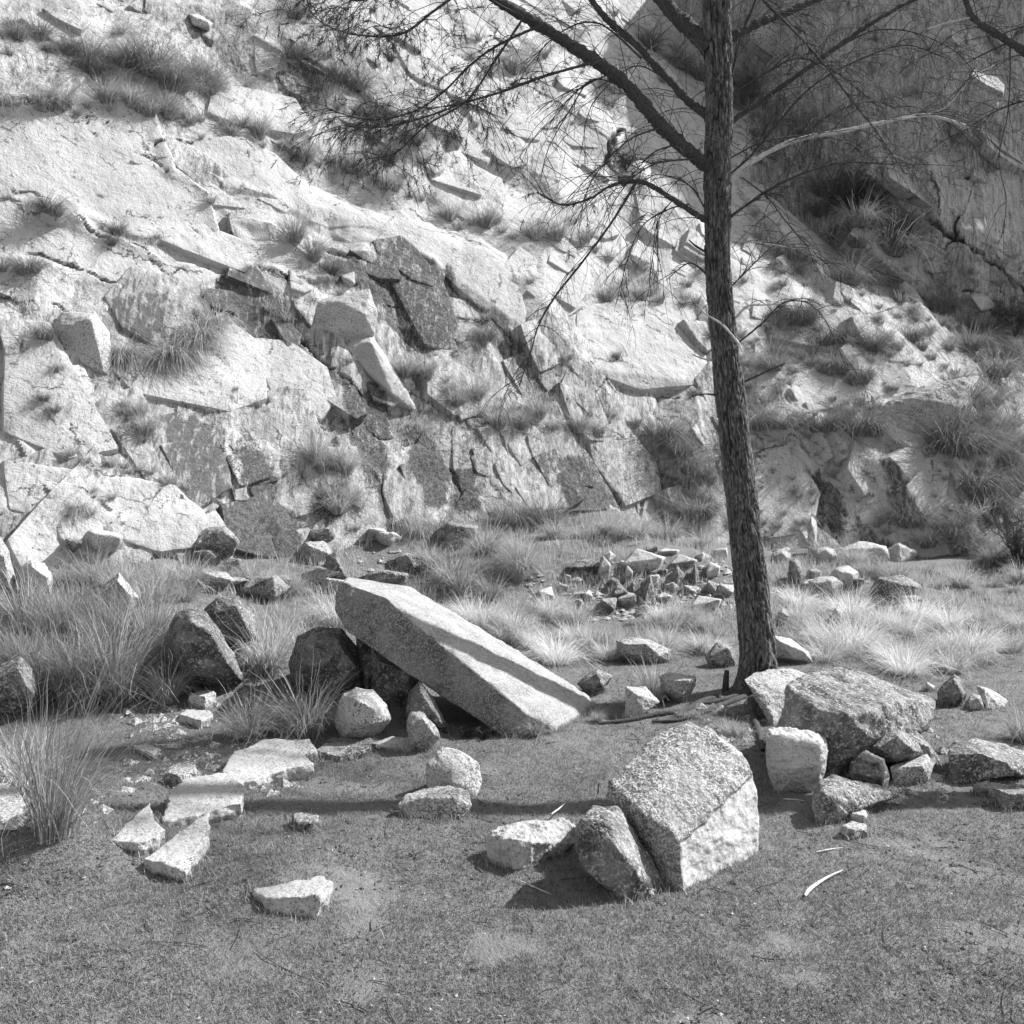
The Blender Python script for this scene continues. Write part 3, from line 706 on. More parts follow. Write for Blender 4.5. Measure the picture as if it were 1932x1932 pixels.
rock('splintered rock at the right of the broken heap', (1750,1450), auto([(1705,1380),(1730,1380),(1756,1404),(1776,1440),(1768,1462),(1740,1440)], .2), 'granite_rough', .05, Y=G(1750,1478).y+.3)
rock('broad grey boulder cut by the right edge of the view', (1830,1480),
  [(1788,1424,.1),(1800,1396,.25),(1844,1395,.35),(1900,1406,.4),(1960,1424,.4),(1985,1450,.3),(1925,1462,.0),(1832,1465,0),(1815,1478,0),(1797,1478,.02),(1850,1420,.0),(1900,1440,.0),(1880,1430,.8),(1830,1420,.7)],
  'granite_rough', .03)
rock('dark pyramid-shaped rock on the sand right of the hump-backed boulder', (1795,1330), auto([(1769,1304),(1782,1288),(1801,1272),(1817,1285),(1824,1310),(1815,1328),(1775,1330)], .3), 'granite_dark', .04)
rock('white slanting rock beside the dark pyramid-shaped rock', (1868,1340), [(1843,1294,.2),(1874,1302,.25),(1902,1321,.2),(1893,1337,.05),(1866,1340,0),(1850,1320,.02),(1880,1320,.5),(1856,1300,.05)], 'granite_clean', .04)
rock('small grey wedge between the pyramid-shaped rock and the white slanting rock', (1840,1340), auto([(1820,1330),(1832,1308),(1850,1312),(1858,1338),(1828,1342)], .15), 'granite', .04)
rock('tiny bright stone left of the dark pyramid-shaped rock', (1757,1303), auto([(1745,1300),(1748,1285),(1754,1293),(1764,1294),(1764,1303)], .08), 'granite_white', .05, cat='stone', name='stone')
# middle distance
rock('white triangular rock between the slab foot and the trunk', (1195,1356), [(1180,1296,.1),(1218,1295,.15),(1245,1324,.1),(1215,1345,.02),(1194,1353,0),(1180,1356,0),(1200,1310,.0),(1210,1310,.35)], 'granite_clean', .03)
rock('pale tilted block left of the trunk foot', (1285,1322), auto([(1243,1276),(1264,1269),(1313,1277),(1312,1292),(1290,1321),(1270,1317),(1248,1303)], .3), 'granite', .04)
rock('grey stone tucked in grass by the slab foot', (1125,1308), auto([(1089,1290),(1110,1270),(1128,1260),(1156,1275),(1142,1303),(1117,1307)], .25), 'granite_rough', .04)
rock('long pale block half buried in bright grass behind the slab foot', (1215,1250), auto([(1162,1208),(1187,1203),(1222,1207),(1268,1226),(1264,1248),(1218,1250),(1165,1240)], .4), 'granite', .03)
rock('rounded grey stone in grass just left of the trunk', (1360,1258), auto([(1330,1240),(1351,1211),(1382,1214),(1392,1256),(1340,1258)], .3), 'granite_rough', .04)
rock('bright smooth rock sloping out of grass just right of the trunk', (1510,1250), auto([(1458,1198),(1491,1205),(1526,1230),(1534,1250),(1500,1250),(1462,1240)], .4, .4, .3), 'granite_clean', .03)
rock('flat pale stone in front of the small two-toned rock', (745,1418), [(700,1402,0),(740,1388,.1),(785,1396,.1),(795,1406,.06),(770,1418,0),(725,1412,0)], 'granite_clean', .03, sink=.03)
# left
rock('pointed grey rock peeking over the tall grass on the left', (215,1160), auto([(165,1132),(190,1110),(225,1080),(245,1104),(262,1126),(240,1160),(180,1165)], .5, .4, .3), 'granite', .04)
rock('domed boulder thick with dark lichen at the right of the tall grass', (380,1292),
  auto([(312,1200),(330,1162),(356,1146),(385,1150),(412,1184),(440,1230),(456,1275),(430,1292),(350,1290),(312,1250)], .8, .5, .35), 'granite_dark', .03)
rock('weathered boulder behind the lichen-covered dome', (430,1230), auto([(385,1150),(410,1128),(450,1125),(480,1160),(490,1210),(440,1230),(400,1200)], .5), 'granite_dark', .04)
rock('rounded grey rock at the left edge under the tall grass', (30,1345), auto([(-30,1280),(0,1254),(38,1240),(60,1262),(72,1310),(60,1345),(-20,1350)], .5), 'granite_rough', .03)
rock('tall leaning rock at the left edge where the cliff begins', (10,1130), auto([(-40,1010),(-10,1000),(15,1040),(30,1090),(28,1130),(-40,1130)], .5), 'granite', .03)
rock('pale rounded rock beside the leaning rock at the left edge', (70,1130), auto([(35,1100),(40,1070),(58,1055),(85,1062),(100,1090),(95,1120),(50,1125)], .5), 'granite_clean', .04)
rock('dark angular rock above the head of the leaning slab', (640,1105), auto([(608,1080),(615,1050),(635,1040),(650,1070),(660,1095),(620,1108)], .4), 'granite_dark', .04)

# flat pieces lying on the turf
def flat(label, poly, th, mat='granite_white', lift=0.0, tilt=(0, 0), group=None, name='flat_stone', cat='flat stone'):
    P = [G(*q) for q in poly]; n = len(P)
    c = sum(P, Vector())/n; _rc[0] += 1
    rim = []
    rnd = random.Random(_rc[0])
    for i in range(n):
        a = (P[i]-c)*.92; b = (P[(i+1) % n]-c)*.92
        for k in range(3):
            q = a.lerp(b, k/3); q *= 1 + (rnd.uniform(-.07, .05) if k else 0); rim.append(q)
    bm = bmesh.new(); m = len(rim)
    lift *= .5
    top = [bm.verts.new((q.x, q.y, th + lift + q.x*tilt[0] + q.y*tilt[1])) for q in rim]
    mid = [bm.verts.new((q.x*1.02, q.y*1.02, th*.45 + lift + q.x*tilt[0] + q.y*tilt[1])) for q in rim]
    bot = [bm.verts.new((q.x*.9, q.y*.9, -.04 + lift*.5)) for q in rim]
    bm.faces.new(top); bm.faces.new(bot[::-1])
    for A, B in ((top, mid), (mid, bot)):
        for i in range(m): bm.faces.new((A[i], B[i], B[(i+1) % m], A[(i+1) % m]))
    bmesh.ops.recalc_face_normals(bm, faces=bm.faces)
    bmesh.ops.triangulate(bm, faces=bm.faces)
    for it in range(6):
        es = [e for e in bm.edges if e.calc_length() > .016]
        if not es or len(bm.verts) > 14000: break
        bmesh.ops.subdivide_edges(bm, edges=es, cuts=1)
        bmesh.ops.triangulate(bm, faces=[f for f in bm.faces if len(f.verts) > 3])
    bm.normal_update()
    V = np.array([v.co[:] for v in bm.verts]); N = np.array([v.normal[:] for v in bm.verts])
    bm.verts.index_update(); F = np.array([[v.index for v in f.verts] for f in bm.faces]); bm.free()
    o = _rc[0]*3.3
    side = 1 - np.abs(N[:, 2])
    dsp = .006*fbm(V*6+o, 3) + side*.016*fbm(V*18+o, 3) + .003*fbm(V*40+o, 2)
    me = mk_mesh(name, V + N*dsp[:, None], F)
    ob_ = ob(name, me, MAT[mat], loc=(c.x, c.y, c.z))
    return tag(ob_, label, cat, group)
flat('largest pale flat stone, farthest back in the line of flat stones', [(412,1478),(440,1440),(500,1418),(560,1424),(600,1468),(540,1478),(470,1496),(430,1500)], .07, lift=.01, tilt=(.02,.04))
flat('thin pale flake behind the largest flat stone', [(490,1424),(520,1410),(586,1412),(604,1436),(560,1440)], .05, 'granite_clean')
flat('broad pale flat stone with a chipped front edge in the middle of the line', [(300,1556),(312,1528),(352,1504),(400,1494),(440,1488),(470,1520),(462,1552),(380,1560)], .08, lift=.01, tilt=(0,.05))
flat('pale flat stone against the reed clump, leftmost of the line', [(200,1592),(232,1556),(285,1546),(290,1575),(316,1604),(300,1618),(262,1622)], .06, tilt=(.05,.04))
flat('sharp triangular pale slab pointing right toward the open turf', [(266,1642),(330,1606),(398,1582),(402,1604),(352,1668),(300,1655)], .07, lift=.02, tilt=(.04,.10))
flat('lone pale flat stone with a dark undercut front, nearest the camera', [(474,1692),(560,1680),(616,1690),(630,1712),(606,1742),(545,1734),(494,1724)], .06, lift=.02, tilt=(.02,.05))
flat('small grey flat stone half in shadow behind the middle flat stones', [(314,1478),(335,1458),(371,1452),(371,1476),(340,1486)], .06, 'granite')
flat('narrow sunken flat stone lying between grass tufts on the left', [(245,1416),(275,1408),(308,1424),(290,1436)], .03, 'granite_clean')
flat('small dark sunken stone alone on the open turf', [(552,1560),(566,1552),(604,1558),(592,1570),(560,1572)], .05, 'granite_rough')
flat('weathered flat stone sunk in the turf before the smooth white boulder', [(590,1430),(620,1402),(700,1398),(715,1412),(690,1432),(640,1440)], .04, 'granite_rough')
flat('streaked pale stone at the left edge by the reed clump', [(-20,1560),(-10,1530),(40,1535),(52,1556),(20,1568)], .06, 'granite_clean')
flat('pale stone at the left edge behind the reed clump', [(-20,1515),(0,1495),(36,1506),(30,1522)], .06, 'granite_clean')
flat('pale flat stone among gravel under the tussocks', [(335,1362),(350,1346),(395,1352),(404,1368),(380,1378)], .05, 'granite_white')
flat('small pale block on the gravel between the left tussocks', [(356,1336),(372,1322),(400,1322),(410,1334),(388,1344)], .09, 'granite_clean')
flat('small chipped stone on the turf right of the largest boulder', [(1585,1580),(1605,1568),(1634,1572),(1636,1582),(1610,1586)], .05, 'granite')
flat('rounded sunken stone below the wedge-shaped rock', [(1607,1552),(1612,1542),(1634,1544),(1632,1558)], .04, 'granite_clean')
flat('long dark ledge of stone in the shade at the right edge', [(1860,1520),(1900,1506),(1970,1512),(1990,1530),(1900,1532)], .09, 'granite_dark')
flat('broken stones under the broad grey boulder', [(1835,1500),(1860,1488),(1890,1496),(1880,1510)], .05, 'granite_rough')

# rubble heap behind the trunk
RUB = [(1215,1058,56,44,'granite_clean',.1),(1140,1072,44,50,'granite',.1),(1186,1084,28,40,'granite',.2),(1222,1112,58,50,'granite_dark',-.2),(1346,1076,60,54,'granite_clean',.1),
 (1286,1060,52,34,'granite',.1),(1108,1070,50,28,'granite_dark',.1),(1162,1100,46,30,'granite_dark',-.1),(1032,1120,34,32,'granite_clean',-.2),(1148,1140,50,36,'granite_rough',-.4),
 (1186,1130,30,30,'granite',-.3),(1252,1126,52,28,'granite_clean',-.3),(1302,1112,56,24,'granite',-.1),(1332,1138,80,32,'granite_clean',-.4),(1262,1040,54,18,'granite_clean',.3),
 (1240,1078,36,30,'granite_rough',0),(1312,1084,26,44,'granite_dark',0),(1195,1108,30,30,'granite_dark',-.1),(1278,1090,44,34,'granite_dark',-.05),(1120,1096,30,22,'granite_rough',-.2),
 (1095,1120,26,18,'granite',-.3),(1215,1150,44,26,'granite_rough',-.5),(1265,1152,40,22,'granite',-.5),(1325,1050,36,22,'granite_clean',.3),(1070,1090,22,14,'granite',0),
 (1370,1112,40,26,'granite',-.1),(1150,1050,30,18,'granite_clean',.3),(1300,1146,30,20,'granite_rough',-.5),(1060,1108,24,16,'granite',.2),(1086,1140,36,22,'granite_rough',.2),(1110,1122,26,20,'granite_clean',.2),(1170,1120,22,40,'granite_dark',.2),(1268,1108,30,36,'granite_rough',.2),(1345,1108,40,24,'granite_rough',.2),(1360,1045,44,24,'granite_clean',.2),(1230,1035,40,18,'granite_rough',.2),(1178,1062,24,20,'granite_clean',.2),(1235,1092,30,18,'granite_clean',-.05)]
rr = random.Random(11)
for i, (cx, cy, w, h, m, dz) in enumerate(RUB):
    w *= 1.15*rr.choice((.5, .8, 1.0, 1.35)); h *= 1.15*rr.choice((.6, .8, 1.0))
    n = rr.choice((4, 4, 5)); ph = rr.uniform(0, 6.28)
    sil = [(cx + .5*w*math.cos(ph+6.283*k/n)*rr.uniform(.8, 1.12), cy + .5*h*math.sin(ph+6.283*k/n)*rr.uniform(.85, 1.15)) for k in range(n)]
    q = surf(cx, cy+h*.42); Yb = min(q.y, 12.5) + .12
    dm = 'dark' if m == 'granite_dark' else ('pale' if 'clean' in m else 'grey')
    rock('%s angular rock in the rubble heap left of the trunk' % dm, (cx, cy), auto(sil, .4, .5, .14), m, .03, cat='rock', name='rock', group='rocks of the rubble heap left of the trunk', Y=Yb, size=.03, facet=.05, sink=.18)
RR = [(1532,1010,20,80,'granite_clean','tall thin sliver of pale rock standing at the cliff foot right of the trunk'),
 (1556,1045,46,28,'granite_clean','pale block at the foot of the thin standing sliver'),(1500,1078,34,56,'granite_dark','dark upright rock just right of the trunk below the cliff'),
 (1474,1050,44,26,'granite','grey rock touching the right side of the trunk in the view'),(1592,1086,62,38,'granite_clean','right of two rounded pale rocks bedded in grass at the cliff foot'),
 (1556,1104,70,38,'granite','left of two rounded pale rocks bedded in grass at the cliff foot'),(1581,1158,20,28,'granite_clean','small bright upright stone alone in the bright grass'),
 (1712,1130,64,18,'granite_rough','long thin slab in the grass at the right with a black gap under it'),(1478,1162,28,28,'granite','stone in grass close right of the trunk'),
 (1535,1082,30,20,'granite_rough','grey stone behind the two rounded pale rocks')]
for cx, cy, w, h, m, lb in RR:
    n = 7; ph = rr.uniform(0, 6.28)
    sil = [(cx + .5*w*math.cos(ph+6.283*k/n)*rr.uniform(.85, 1.1), cy + .5*h*math.sin(ph+6.283*k/n)*rr.uniform(.85, 1.1)) for k in range(n)]
    q = surf(cx, cy+h*.45)
    rock(lb, (cx, cy), auto(sil, .35, .5, .4), m, .04, cat='rock', name='rock', Y=q.y, size=.03, sink=.12)
# half-buried stones on the bank under the cliff
for i in range(27):
    cx = rr.uniform(120, 1060) if i < 20 else rr.uniform(1430, 1900); cy = rr.uniform(1000, 1120) if i < 20 else rr.uniform(1040, 1150); w = rr.uniform(22, 110); h = w*rr.uniform(.3, .6)
    q = surf(cx, cy+h*.4); n = rr.choice((4, 5, 6)); ph = rr.uniform(0, 6.28)
    sil = [(cx + .5*w*math.cos(ph+6.283*k/n)*rr.uniform(.8, 1.15), cy + .5*h*math.sin(ph+6.283*k/n)*rr.uniform(.8, 1.15)) for k in range(n)]
    lft = i < 20
    rock('grey stone half buried in the grassy bank under the cliff '+('left of the rubble heap' if lft else 'right of the trunk'), (cx, cy), auto(sil, .6, .5, .16), rr.choice(('granite', 'granite_clean', 'granite_rough', 'granite_rough')), .05, cat='rock', name='rock',
         group='half buried stones on the bank '+('left' if lft else 'right'), Y=q.y+.1, size=.04, sink=.2, facet=.05)
# loose blocks on the cliff
LB = [([(555,612),(578,572),(640,556),(698,544),(712,590),(706,634),(642,630),(602,656),(566,640)], 'granite_clean', .22, 'large loose block perched on the cliff above the bright wedge'),
 ([(624,648),(640,633),(700,630),(714,650),(728,692),(784,768),(752,762),(700,714),(650,672)], 'granite_white', .22, 'bright wedge-shaped block with a black crack under it on the cliff'),
 ([(98,612),(118,590),(180,586),(208,630),(212,708),(160,704),(110,690),(98,650)], 'granite_clean', .22, 'big pale rounded block low on the left of the cliff'),
 ([(1826,560),(1838,548),(1868,560),(1880,580),(1850,586)], 'granite_clean', .3, 'pale block with a black underside on the slope at the right'),
 ([(1862,636),(1890,628),(1930,640),(1932,660),(1880,662)], 'granite_clean', .3, 'pale flat block in the dark grass near the right edge'),
 ([(352,24),(375,26),(402,44),(395,54),(360,42)], 'granite_clean', .3, 'small pale oval block near the top of the cliff'),
 ([(1650,800),(1655,770),(1720,735),(1822,712),(1836,760),(1806,850),(1740,852),(1680,845)], 'granite', .5, 'large pale faceted block on the slope right of the trunk'),
 ([(640,520),(668,512),(672,536),(650,544)], 'granite_clean', .2, 'small pale block just above the large perched block'),
 ([(430,400),(440,400),(444,450),(434,458),(426,448)], 'granite_rough', .12, 'narrow upright splinter of rock in the crack of the upper slab')]
for sil, m, dp, lb in LB:
    cx = sum(p[0] for p in sil)/len(sil); cy = sum(p[1] for p in sil)/len(sil)
    q = on_cliff(cx, cy)
    pts = [(p[0], p[1], .10) for p in sil] + [(cx+(p[0]-cx)*.72, cy+(p[1]-cy)*.72, -dp*.45) for p in sil[::2]] + [(cx+(p[0]-cx)*.9, cy+(p[1]-cy)*.9, dp*.8) for p in sil[1::2]]
    rock(lb, (cx, cy), pts, m, .03, cat='rock', name='rock', Y=q.y-.05, size=.035, sink=.05, facet=.03)

# ------------------------------------------------------------------ grass
def blades(n, seed, h, spread, droop, w, seg=5, up=0.9, hvar=.55, lean=(0, 0)):
    """arching ribbons growing from a small base: returns V, F, shade"""
    r = np.random.RandomState(seed)
    th = r.uniform(0, 2*np.pi, n); rad = spread*0.22*np.sqrt(r.rand(n))
    bx = rad*np.cos(th); by = rad*np.sin(th)
    th2 = th + r.normal(0, .5, n); L = h*(1 - hvar*r.rand(n)); out = spread*(0.25 + 0.75*r.rand(n))
    dr = droop*r.rand(n)**0.8
    T = np.linspace(0, 1, seg+1)
    cx = bx[:, None] + (np.cos(th2)*out)[:, None]*T**1.4 + lean[0]*T**1.5*h
    cy = by[:, None] + (np.sin(th2)*out)[:, None]*T**1.4 + lean[1]*T**1.5*h
    cz = (L[:, None]*(up*T) - (L*dr)[:, None]*T**2.6) - 0.02
    # some blades are bent or broken
    kk = (r.rand(n) < .22)[:, None]*np.maximum(0, T - r.uniform(.4, .8, (n, 1)))*L[:, None]*r.uniform(.4, 1.3, (n, 1)); ka = r.uniform(0, 6.28, (n, 1))
    cx = cx + kk*np.cos(ka); cy = cy + kk*np.sin(ka); cz = cz - kk*.9
    cx = cx + r.normal(0, .006, cx.shape)*T; cy = cy + r.normal(0, .006, cy.shape)*T
    fa = r.uniform(0, np.pi, n); ww = (w*(0.6+.8*r.rand(n)))[:, None]*(1 - 0.85*T**2)[None, :]*.5
    ax = np.cos(fa)[:, None]*ww; ay = np.sin(fa)[:, None]*ww
    V = np.stack([np.stack([cx-ax, cy-ay, cz], -1), np.stack([cx+ax, cy+ay, cz], -1)], 2)  # n, seg+1, 2, 3
    idx = np.arange(n*(seg+1)*2).reshape(n, seg+1, 2)
    F = np.stack([idx[:, :-1, 0], idx[:, :-1, 1], idx[:, 1:, 1], idx[:, 1:, 0]], -1).reshape(-1, 4)
    sh = np.repeat((r.rand(n)), (seg+1)*2)
    return V.reshape(-1, 3), F, sh
def tuft_mesh(name, mat, **k):
    V, F, sh = blades(**k); me = mk_mesh(name, V, F); attr(me, 'shade', sh); me.materials.append(mat); return me
TM = {'pale': [tuft_mesh('grass_tuft', MAT['grass_pale'], n=420, seed=i, h=.5, spread=.26, droop=.55, w=.0045) for i in range(4)],
      'mid': [tuft_mesh('grass_tuft', MAT['grass_mid'], n=420, seed=20+i, h=.5, spread=.30, droop=.7, w=.005) for i in range(4)],
      'dark': [tuft_mesh('grass_tuft', MAT['grass_dark'], n=520, seed=40+i, h=.5, spread=.40, droop=1.0, w=.0045) for i in range(3)],
      'band': [tuft_mesh('grass_tuft', MAT['grass_pale'], n=520, seed=140+i, h=.5, spread=.36, droop=.7, w=.0040) for i in range(3)],
      'hang': [tuft_mesh('grass_tuft', MAT['grass_mid'], n=380, seed=60+i, h=.5, spread=.34, droop=1.7, w=.006) for i in range(3)],
      'tall': [tuft_mesh('grass_tuft', MAT['grass_tall'], n=620, seed=80+i, h=.8, spread=.33, droop=.45, w=.0045, seg=7, lean=(.12, 0)) for i in range(3)]}
gr = random.Random(5)
def tuft(kind, p, size, label, group=None):
    o = ob('grass_tuft', gr.choice(TM[kind]), loc=p)
    o.rotation_euler = (gr.uniform(-.12, .12), gr.uniform(-.12, .12), gr.uniform(0, 6.28))
    s_ = size*(1.05 if kind == 'tall' else 1.3)/(.8 if kind == 'tall' else .5); o.scale = (s_*gr.uniform(.85, 1.25), s_*gr.uniform(.85, 1.25), s_)
    return tag(o, label, 'grass', group)
def px2m(h, Y): return h/1932*2*TH*Y
# single tufts one can point at
ONE = [('dark',92,398,52,'dark spiky tuft on the bright upper slab at far left'),('dark',104,404,30,'small dark clump just below the spiky tuft on the upper slab'),
 ('dark',218,440,46,'upright tuft in the crack of the upper slab'),('dark',214,462,30,'dark knot of grass below the upright tuft in the crack'),
 ('mid',552,455,74,'large bushy tuft on the bright slab left of centre'),('mid',588,490,70,'bushy tuft down right of the large one on the bright slab'),
 ('dark',624,512,44,'dark tuft above the large perched block'),('mid',1168,676,28,'small round tuft alone on the pale wall left of the trunk'),
 ('mid',852,410,40,'tuft on the middle ledge under the hanging twigs'),('dark',912,640,50,'soft dark tuft beside the curved crack'),
 ('dark',86,640,52,'dark grass in the hollow left of the pale rounded block'),('hang',112,700,36,'grass at the foot of the pale rounded block'),
 ('dark',80,755,30,'upper of two small tufts on the pale face below the rounded block'),('dark',104,778,26,'lower of two small tufts on the pale face below the rounded block'),
 ('hang',145,960,44,'tuft on the low pale outcrop at the left'),('mid',1010,1388,52,'tuft growing at the foot of the leaning slab'),
 ('mid',1128,1362,34,'sparse tuft at the right corner of the slab foot'),('pale',470,1392,110,'left of two tussocks between the flat stones and the slab'),
 ('mid',580,1388,150,'right and larger of two tussocks between the flat stones and the slab'),('mid',500,1270,130,'tussock between the lichen dome and the propping boulder'),
 ('pale',1232,1322,90,'pale tussock behind the white triangular rock'),('mid',312,1322,110,'tussock right below the lichen dome'),
 ('pale',640,1190,100,'pale tussock left of the slab head'),('mid',805,1410,40,'thin tuft beside the small two-toned rock'),('mid',1930,1400,90,'tussock at the right edge above the broad grey boulder'),
 ('mid',1500,1452,50,'grass behind the white notched rock'),('mid',1380,1390,46,'grass on the dark root mound under the trunk'),('mid',1590,1400,36,'grass at the front of the hump-backed boulder')]
for k, px_, py_, h, lb in ONE:
    p = surf(px_, py_)
    tuft(k, p, px2m(h, p.y)*1.0, lb)
# rows along ledges: kind, polyline, spacing px, size px, jitter px, label, group
ROWS = [('dark',[(20,50),(110,90),(190,130)],17,34,12,'dark grass tuft on the highest ledge at the top left'),
 ('dark',[(235,120),(300,140),(410,170)],16,44,10,'long dark tuft of the grass row under the top left of the cliff'),
 ('mid',[(0,190),(100,200),(190,205)],20,32,10,'grass tuft above the bright upper slab'),
 ('mid',[(200,190),(330,215),(470,250),(560,290)],17,32,9,'tuft in the long grassy ledge that slopes right across the upper cliff'),
 ('mid',[(560,300),(640,310),(720,345),(820,385),(900,425),(1000,445),(1060,440)],21,34,9,'tuft in the grassy ledge under the crown of the pine'),
 ('dark',[(10,500),(60,515)],16,30,8,'tuft at the left end of the low crack'),
 ('hang',[(230,680),(290,690),(340,670),(380,640),(400,610)],15,44,9,'hanging grass on the left of the cliff right of the rounded block'),
 ('mid',[(240,760),(265,800),(280,830)],18,38,10,'grass in the gully below the hanging grass'),
 ('mid',[(150,865),(230,880),(300,905),(360,930)],19,26,8,'low grass along the lower left ledge'),
 ('mid',[(780,700),(830,730),(880,760),(950,795),(1040,805),(1130,800)],17,34,12,'soft tuft in the grass row curving over the middle of the cliff'),
 ('dark',[(1210,800),(1270,830),(1310,890),(1290,950),(1330,990)],17,40,14,'dark tuft in the gully just left of the trunk'),
 ('mid',[(600,860),(650,900),(620,940),(690,960)],20,38,12,'grass tuft at the foot of the cracked middle face'),
 ('mid',[(430,1080),(520,1100),(560,1120),(470,1130)],20,44,14,'grass tuft at the cliff foot above the left tussocks'),
 ('dark',[(950,985),(1000,990),(1040,1000)],20,46,8,'dark tuft at the cliff foot below the streaked slab'),
 ('hang',[(760,1000),(840,1010),(900,1020),(960,1030)],18,44,10,'feathery grass at the cliff foot above the slab'),
 ('mid',[(820,1060),(880,1120),(960,1110),(1010,1060),(920,1060)],25,62,18,'tussock on the bank behind the leaning slab'),
 ('mid',[(1050,1010),(1120,1030),(1200,1010),(1290,1010),(1340,1020)],20,46,14,'tussock on the bank above the rubble heap'),
 ('dark',[(1440,690),(1500,680),(1560,700),(1640,740),(1600,780)],19,34,16,'dark tuft on the broken slope right of the trunk'),
 ('dark',[(1450,590),(1530,620),(1600,640),(1700,650),(1800,660),(1900,680)],20,38,18,'dark tuft across the upper broken slope at the right'),
 ('dark',[(1440,790),(1500,800),(1560,810),(1620,800),(1640,840)],19,44,12,'dark tuft in the hollow left of the large faceted block'),
 ('dark',[(1850,720),(1830,790),(1820,870),(1880,820),(1910,900),(1850,930),(1900,980)],19,50,20,'dark grass tuft down the right edge of the slope'),
 ('mid',[(1540,1050),(1640,1080),(1700,1100),(1780,1110),(1880,1120),(1932,1100)],22,46,14,'tussock along the foot of the slope at the right'),
 ('dark',[(1780,1000),(1850,1040),(1900,1060),(1700,980)],24,44,18,'dark tussock low on the slope at the right edge'),
 ('dark',[(1530,480),(1600,520),(1680,560),(1780,590),(1860,640)],22,34,20,'tuft under the far shaded wall'),
 ('dark',[(1560,360),(1600,430),(1680,470),(1640,400)],27,46,34,'shaggy dark clump hanging from the far shaded wall'),
 ('dark',[(600,60),(640,140),(700,220),(760,300),(820,330)],24,34,26,'dark tuft on the cliff behind the left boughs of the pine'),
 ('mid',[(900,140),(960,160),(1050,120),(1130,170),(1200,200)],28,34,24,'tuft on the upper cliff behind the main boughs'),
 ('mid',[(1080,420),(1160,500),(1240,540),(1300,560),(1120,560)],22,30,16,'tuft on the rock shelf behind the lower boughs'),
 ('dark',[(1240,80),(1320,150),(1440,180),(1500,260),(1420,260)],28,36,24,'dark tuft high on the cliff behind the trunk'),
 ('tall',[(20,1290),(80,1310),(140,1320),(200,1330),(250,1310)],24,190,12,'tall tussock in the mass of long grass at the left'),
 ('tall',[(30,1200),(100,1220),(170,1230),(240,1230),(300,1250)],30,150,12,'tall tussock at the back of the long grass at the left'),
 ('mid',[(20,1480),(60,1500),(30,1440)],26,110,10,'tussock at the left edge beside the reed clump'),
 ('mid',[(130,1120),(200,1100),(280,1130),(340,1120),(400,1110)],24,64,12,'soft grass on the bank under the left of the cliff'),
 ('band',[(900,1190),(960,1210),(1020,1230),(1080,1240)],20,62,12,'pale tussock beside the far edge of the leaning slab'),
 ('band',[(960,1165),(1040,1170),(1120,1170),(1200,1175),(1280,1180),(1360,1190)],20,54,12,'pale tussock in the bright grass band left of the trunk'),
 ('band',[(1080,1215),(1160,1240),(1240,1225),(1300,1235),(1340,1230)],22,60,10,'pale tussock at the front of the bright grass left of the trunk'),
 ('band',[(1470,1180),(1540,1170),(1620,1180),(1700,1180),(1780,1180),(1860,1180),(1940,1180)],21,60,14,'pale tussock at the back of the bright grass right of the trunk'),
 ('band',[(1520,1230),(1580,1240),(1640,1250),(1700,1250),(1760,1255),(1830,1250),(1900,1260)],21,72,12,'pale tussock at the front of the bright grass right of the trunk'),
 ('dark',[(1290,1350),(1340,1365),(1400,1390),(1430,1350),(1370,1345)],17,34,12,'dark grass on the root mound at the trunk foot'),
 ('mid',[(1740,1270),(1820,1262),(1900,1240)],26,56,10,'tussock on the sandy edge of the bright grass at the right')]
def along(pl, sp):
    out = []; carry = 0
    for (x0, y0), (x1, y1) in zip(pl, pl[1:]):
        L = math.hypot(x1-x0, y1-y0); t_ = carry
        while t_ < L: out.append((x0+(x1-x0)*t_/L, y0+(y1-y0)*t_/L)); t_ += sp
        carry = t_-L
    return out
todo = []
for kind, pl, sp_, h, jit, lb in ROWS:
    for (a, b) in along(pl, sp_):
        if kind == 'band' and gr.random() < .12: continue
        h_k = 1.3 if (py_ if False else b) < 1000 else 1.0
        kd = 'mid' if (kind == 'band' and gr.random() < .25) else kind
        px_ = a+gr.gauss(0, jit); py_ = b+gr.gauss(0, jit*(1.0 if kind == 'band' else .7))
        p = surf(max(3, min(1928, px_)), max(3, py_))
        todo.append((h_k*h*gr.uniform(.55 if kind == 'band' else .75, 1.45), kd, p - Vector((0, 0, .02)), lb))
todo.sort(key=lambda q: -q[0])
for h, kind, p, lb in todo[:280]:
    tuft(kind, p, px2m(h, p.y), lb, lb.replace('tuft', 'tufts', 1).replace('tussock', 'tussocks', 1))
